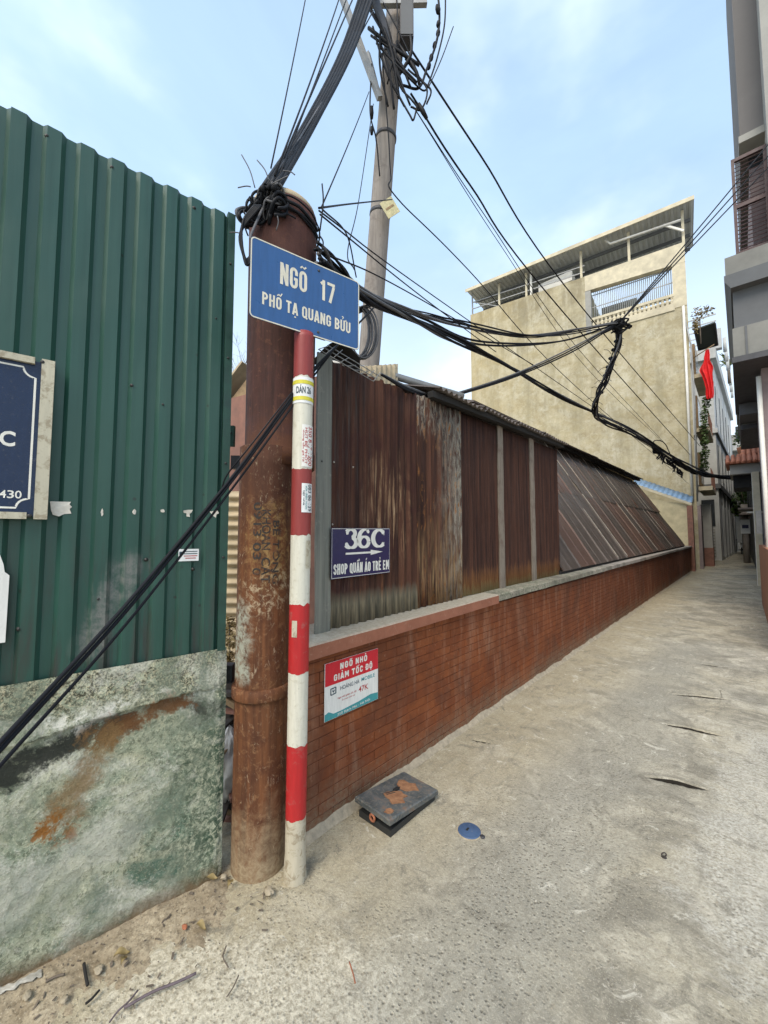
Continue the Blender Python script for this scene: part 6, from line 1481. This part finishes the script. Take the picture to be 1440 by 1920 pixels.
flake((-1.555, 1.825), .014, .030, 3, 'dark', 'hole', .0064); obj('logo_line', MB().beam((-1.565, 1.74, lidz(-1.565, 1.74)+.006), (-1.548, 1.80, lidz(-1.548, 1.8)+.006), .006, .002), MT['boxdark'], lo)
obj('logo_line', MB().beam((-1.553, 1.735, lidz(-1.553, 1.735)+.006), (-1.535, 1.79, lidz(-1.535, 1.79)+.006), .004, .002), MT['boxdark'], lo)
P = [Vector((-1.53+.016*math.cos(a), by0-.006, .045+.016*math.sin(a))) for a in [2*PI*i/16 for i in range(17)]]; obj('hinge_eye', MB().tube(P, .0065, 7, False), MT['brickbit'], t)
t = thing('blue_valve_cover', 'round blue valve cover set in the concrete near the meter box', 'valve cover', (-1.132, 1.919, 0))
zc_ = ground_z(-1.132, 1.919)
cv = obj('cover', MB().lathe((-1.132, 1.919, zc_), [(.060, -.01), (.060, .004), (.055, .008), (.047, .006), (.043, .0085), (.001, .009)], 32), MT['bluecover'], t)
obj('key_hole', MB().box(-1.146, -1.136, 1.905, 1.928, zc_+.0085, zc_+.0105), MT['dark'], cv); obj('rim', MB().lathe((-1.132, 1.919, zc_), [(.060, -.01), (.067, .002), (.064, .005), (.060, .004)], 32, capb=False, capt=False), MT['skirt'], t)
obj('hinge', MB().lathe((-1.062, 1.93, zc_), [(.014, -.005), (.013, .005), (.006, .006)], 12), MT['darksteel'], t)
t = thing('eye_bolt', 'small rusty ring set in the paving on the camera side', 'ring bolt', onz(1245, 1604))
c = onz(1245, 1604, .01); P = [c+RV*.011*math.cos(a)+ZV*(.004+.009*math.sin(a)) for a in [2*PI*i/14 for i in range(15)]]; obj('ring', MB().tube(P, .003, 6, False), MT['junk'], t); obj('washer', MB().lathe(c-ZV*.012, [(.014, 0), (.012, .004), (.004, .005)], 12), MT['junk'], t)
# litter
def onground(u, v, h=.0): p = onz(u, v, .015); p.z = max(ground_z(p.x, p.y), .0)+h; return p
def dz(u, v):
    p = onz(u, v, .012); q = p-FP; wd = q.dot(FN)+.07; return p+ZV*.006
def stick(pts, r_, mat, label, name='stick', cat='stick', **k):
    P = [dz(*p)+ZV*r_*.8 for p in pts]; return obj(name, MB().tube(smooth_path(P, 4), r_, 6), MT[mat], base=P[0], label=label, cat=cat, **k)
stick([(232, 1896), (285, 1866), (330, 1848), (368, 1830)], .0045, 'stick', 'long purple grey stick lying on the dirt below the mossy wall')
stick([(205, 1922), (222, 1900), (240, 1884), (258, 1862)], .003, 'stick', 'short forked twig beside the long purple grey stick', name='twig', cat='twig')
stick([(157, 1812), (160, 1832), (164, 1853)], .005, 'charcoal', 'short charred black stick standing out on the sandy dirt')
stick([(160, 1888), (172, 1878), (186, 1862)], .004, 'charcoal', 'crooked dark twig between the charred stick and the long stick', name='twig', cat='twig')
stick([(85, 1846), (105, 1836), (121, 1832)], .004, 'bark', 'brown dry twig near the crumpled plastic by the wall foot', name='twig', cat='twig')
stick([(655, 1808), (662, 1830), (666, 1848)], .0025, 'brickbit', 'thin reddish straw lying on the pale worn concrete', name='straw', cat='straw')
stick([(424, 1778), (418, 1798), (428, 1818)], .0025, 'bark', 'thin curved brown stem lying on the dirt edge', name='stem', cat='stem')
stick([(425, 1874), (437, 1856), (447, 1834)], .0025, 'bark', 'thin bent grass stalk on the concrete right of the long stick', name='stalk', cat='stalk')
def pebble(u, v, sz, mat, label, name='stone', cat='stone', sq=.6, seed=0):
    p = dz(u, v)+ZV*sz*sq*.5
    def fn(a, b): th = a*2*PI; ph = (b-.5)*PI; d = Vector((math.cos(th)*math.cos(ph), math.sin(th)*math.cos(ph), math.sin(ph))); r_ = sz*.8*(1+.5*mnoise.noise(d*1.8+Vector((seed, 0, 0)))+.25*mnoise.noise(d*4+Vector((seed, 3, 0)))); return p+Vector((d.x*r_*1.3, d.y*r_, d.z*r_*sq))
    return obj(name, MB().grid(fn, 14, 9), MT[mat], base=p, label=label, cat=cat)
pebble(50, 1873, .015, 'stone', 'yellowish stone lying near the crumpled plastic at the wall foot', seed=1)
pebble(185, 1822, .018, 'stone', 'flat pale stone right of the charred stick', sq=.25, seed=2)
pebble(120, 1878, .014, 'stone', 'small flat pale stone below the charred stick', sq=.3, seed=3)
pebble(346, 1742, .012, 'brickbit', 'red brick chip on the dirt below the wall end', 'brick_chip', 'brick chip', .4, 4)
pebble(505, 1676, .022, 'stone', 'lump of pale rubble at the foot of the striped pole', 'rubble_lump', 'rubble', .6, 5)
pebble(420, 1648, .016, 'stone', 'small stone lodged in the gap at the foot of the rusty post', seed=6)
def leaf(u, v, L, a, label, mat='leaf_dry'):
    p = dz(u, v)+ZV*.008; d = Vector((math.cos(a), math.sin(a), .1)); n = Vector((-math.sin(a), math.cos(a), .25))
    m_ = MB().grid(lambda q, w_: p+d*L*(q-.5)+n*(w_-.5)*L*.45*math.sin(PI*min(.98, max(.02, q)))+ZV*(.012*abs(w_-.5)+.010*math.sin(q*5)), 10, 4)
    m_.grid(lambda q, w_: p+d*L*(q-.5)+n*(.5-w_)*L*.45*math.sin(PI*min(.98, max(.02, q)))+ZV*(.012*abs(w_-.5)+.010*math.sin(q*5)-.0008), 10, 4)
    return obj('dry_leaf', m_, MT[mat], base=p, label=label, cat='leaf')
leaf(377, 1744, .045, .4, 'curled grey brown leaf right of the brick chip'); leaf(228, 1796, .05, 1.2, 'crumpled dark leaf on the dirt below the mossy wall'); leaf(232, 1808, .04, 2.4, 'second crumpled leaf touching the dark one'); leaf(395, 1652, .06, .8, 'dry leaf heaped against the wall end by the post'); leaf(432, 1662, .05, 2.2, 'dry leaf at the left foot of the rusty post')
rl = random.Random(8)
crumb = MB()
for k in range(150):
    sv = rl.uniform(-.95, .12); p = FW(sv, 0, .05+.36*rl.random()**1.6); z_ = ground_z(p.x, p.y)+.012; L_ = .003+.011*rl.random()**3; a = rl.random()*2*PI; d = Vector((math.cos(a), math.sin(a), rl.gauss(0, .2)))*L_; n_ = Vector((-math.sin(a), math.cos(a), rl.gauss(0, .4)))*L_*rl.uniform(.12, .4); c = Vector((p.x, p.y, z_-.002))
    crumb.hexa([c-d-n_-ZV*.001, c+d-n_-ZV*.001, c+d+n_-ZV*.001, c-d+n_-ZV*.001, c-d*.8-n_+ZV*.002, c+d*.9-n_+ZV*.002, c+d*.8+n_+ZV*.002, c-d+n_+ZV*.002])
obj('debris', crumb, MT['bark'], kind='stuff', label='bark and leaf crumbs scattered over the sandy dirt', cat='debris')
def crum(u, v):
    wdt = 10+9*abs(nn(u*5, .7))+6*nn(u*13, 2.2)
    p = onz(-40+118*u, 1874-52*u+wdt*(v-.3)+5*nn(u*8, 5), .02); return p+ZV*(.001+.012*abs(nn(u*6, v*3, 3))*math.sin(PI*min(.97, max(.03, v))))
obj('crumpled_plastic', MB().grid(crum, 50, 10), MT['plastic_clear'], base=onz(40, 1850), label='crumpled clear plastic strip along the foot of the mossy wall', cat='plastic')
# grit scattered over dirt and concrete
rnd = random.Random(33); gm = MB()
for k in range(2600):
    if k % 3: u, v = rnd.uniform(-20, 700), rnd.uniform(1640, 1930)
    else: u, v = rnd.uniform(560, 1440), rnd.uniform(1300, 1930)
    p = onz(u, v, .01)
    if (p-FP).dot(FN) < .05 or p.x < XW+.03: continue
    p.z = ground_z(p.x, p.y)+(.016 if (p-FP).dot(FN) < .25 and p.y < 1.1 else .001)
    s_ = rnd.uniform(.0012, .0042)*(1.2 if rnd.random() > .93 else .8); a = [p+Vector((rnd.gauss(0,1), rnd.gauss(0,1), rnd.gauss(.3,.6))).normalized()*s_ for _ in range(4)]
    gm.add(a, [(0,1,2), (0,2,3), (0,3,1), (1,3,2)])
obj('gravel', gm, MT['stone'], kind='stuff', label='fine gravel scattered on dirt and concrete', cat='gravel')
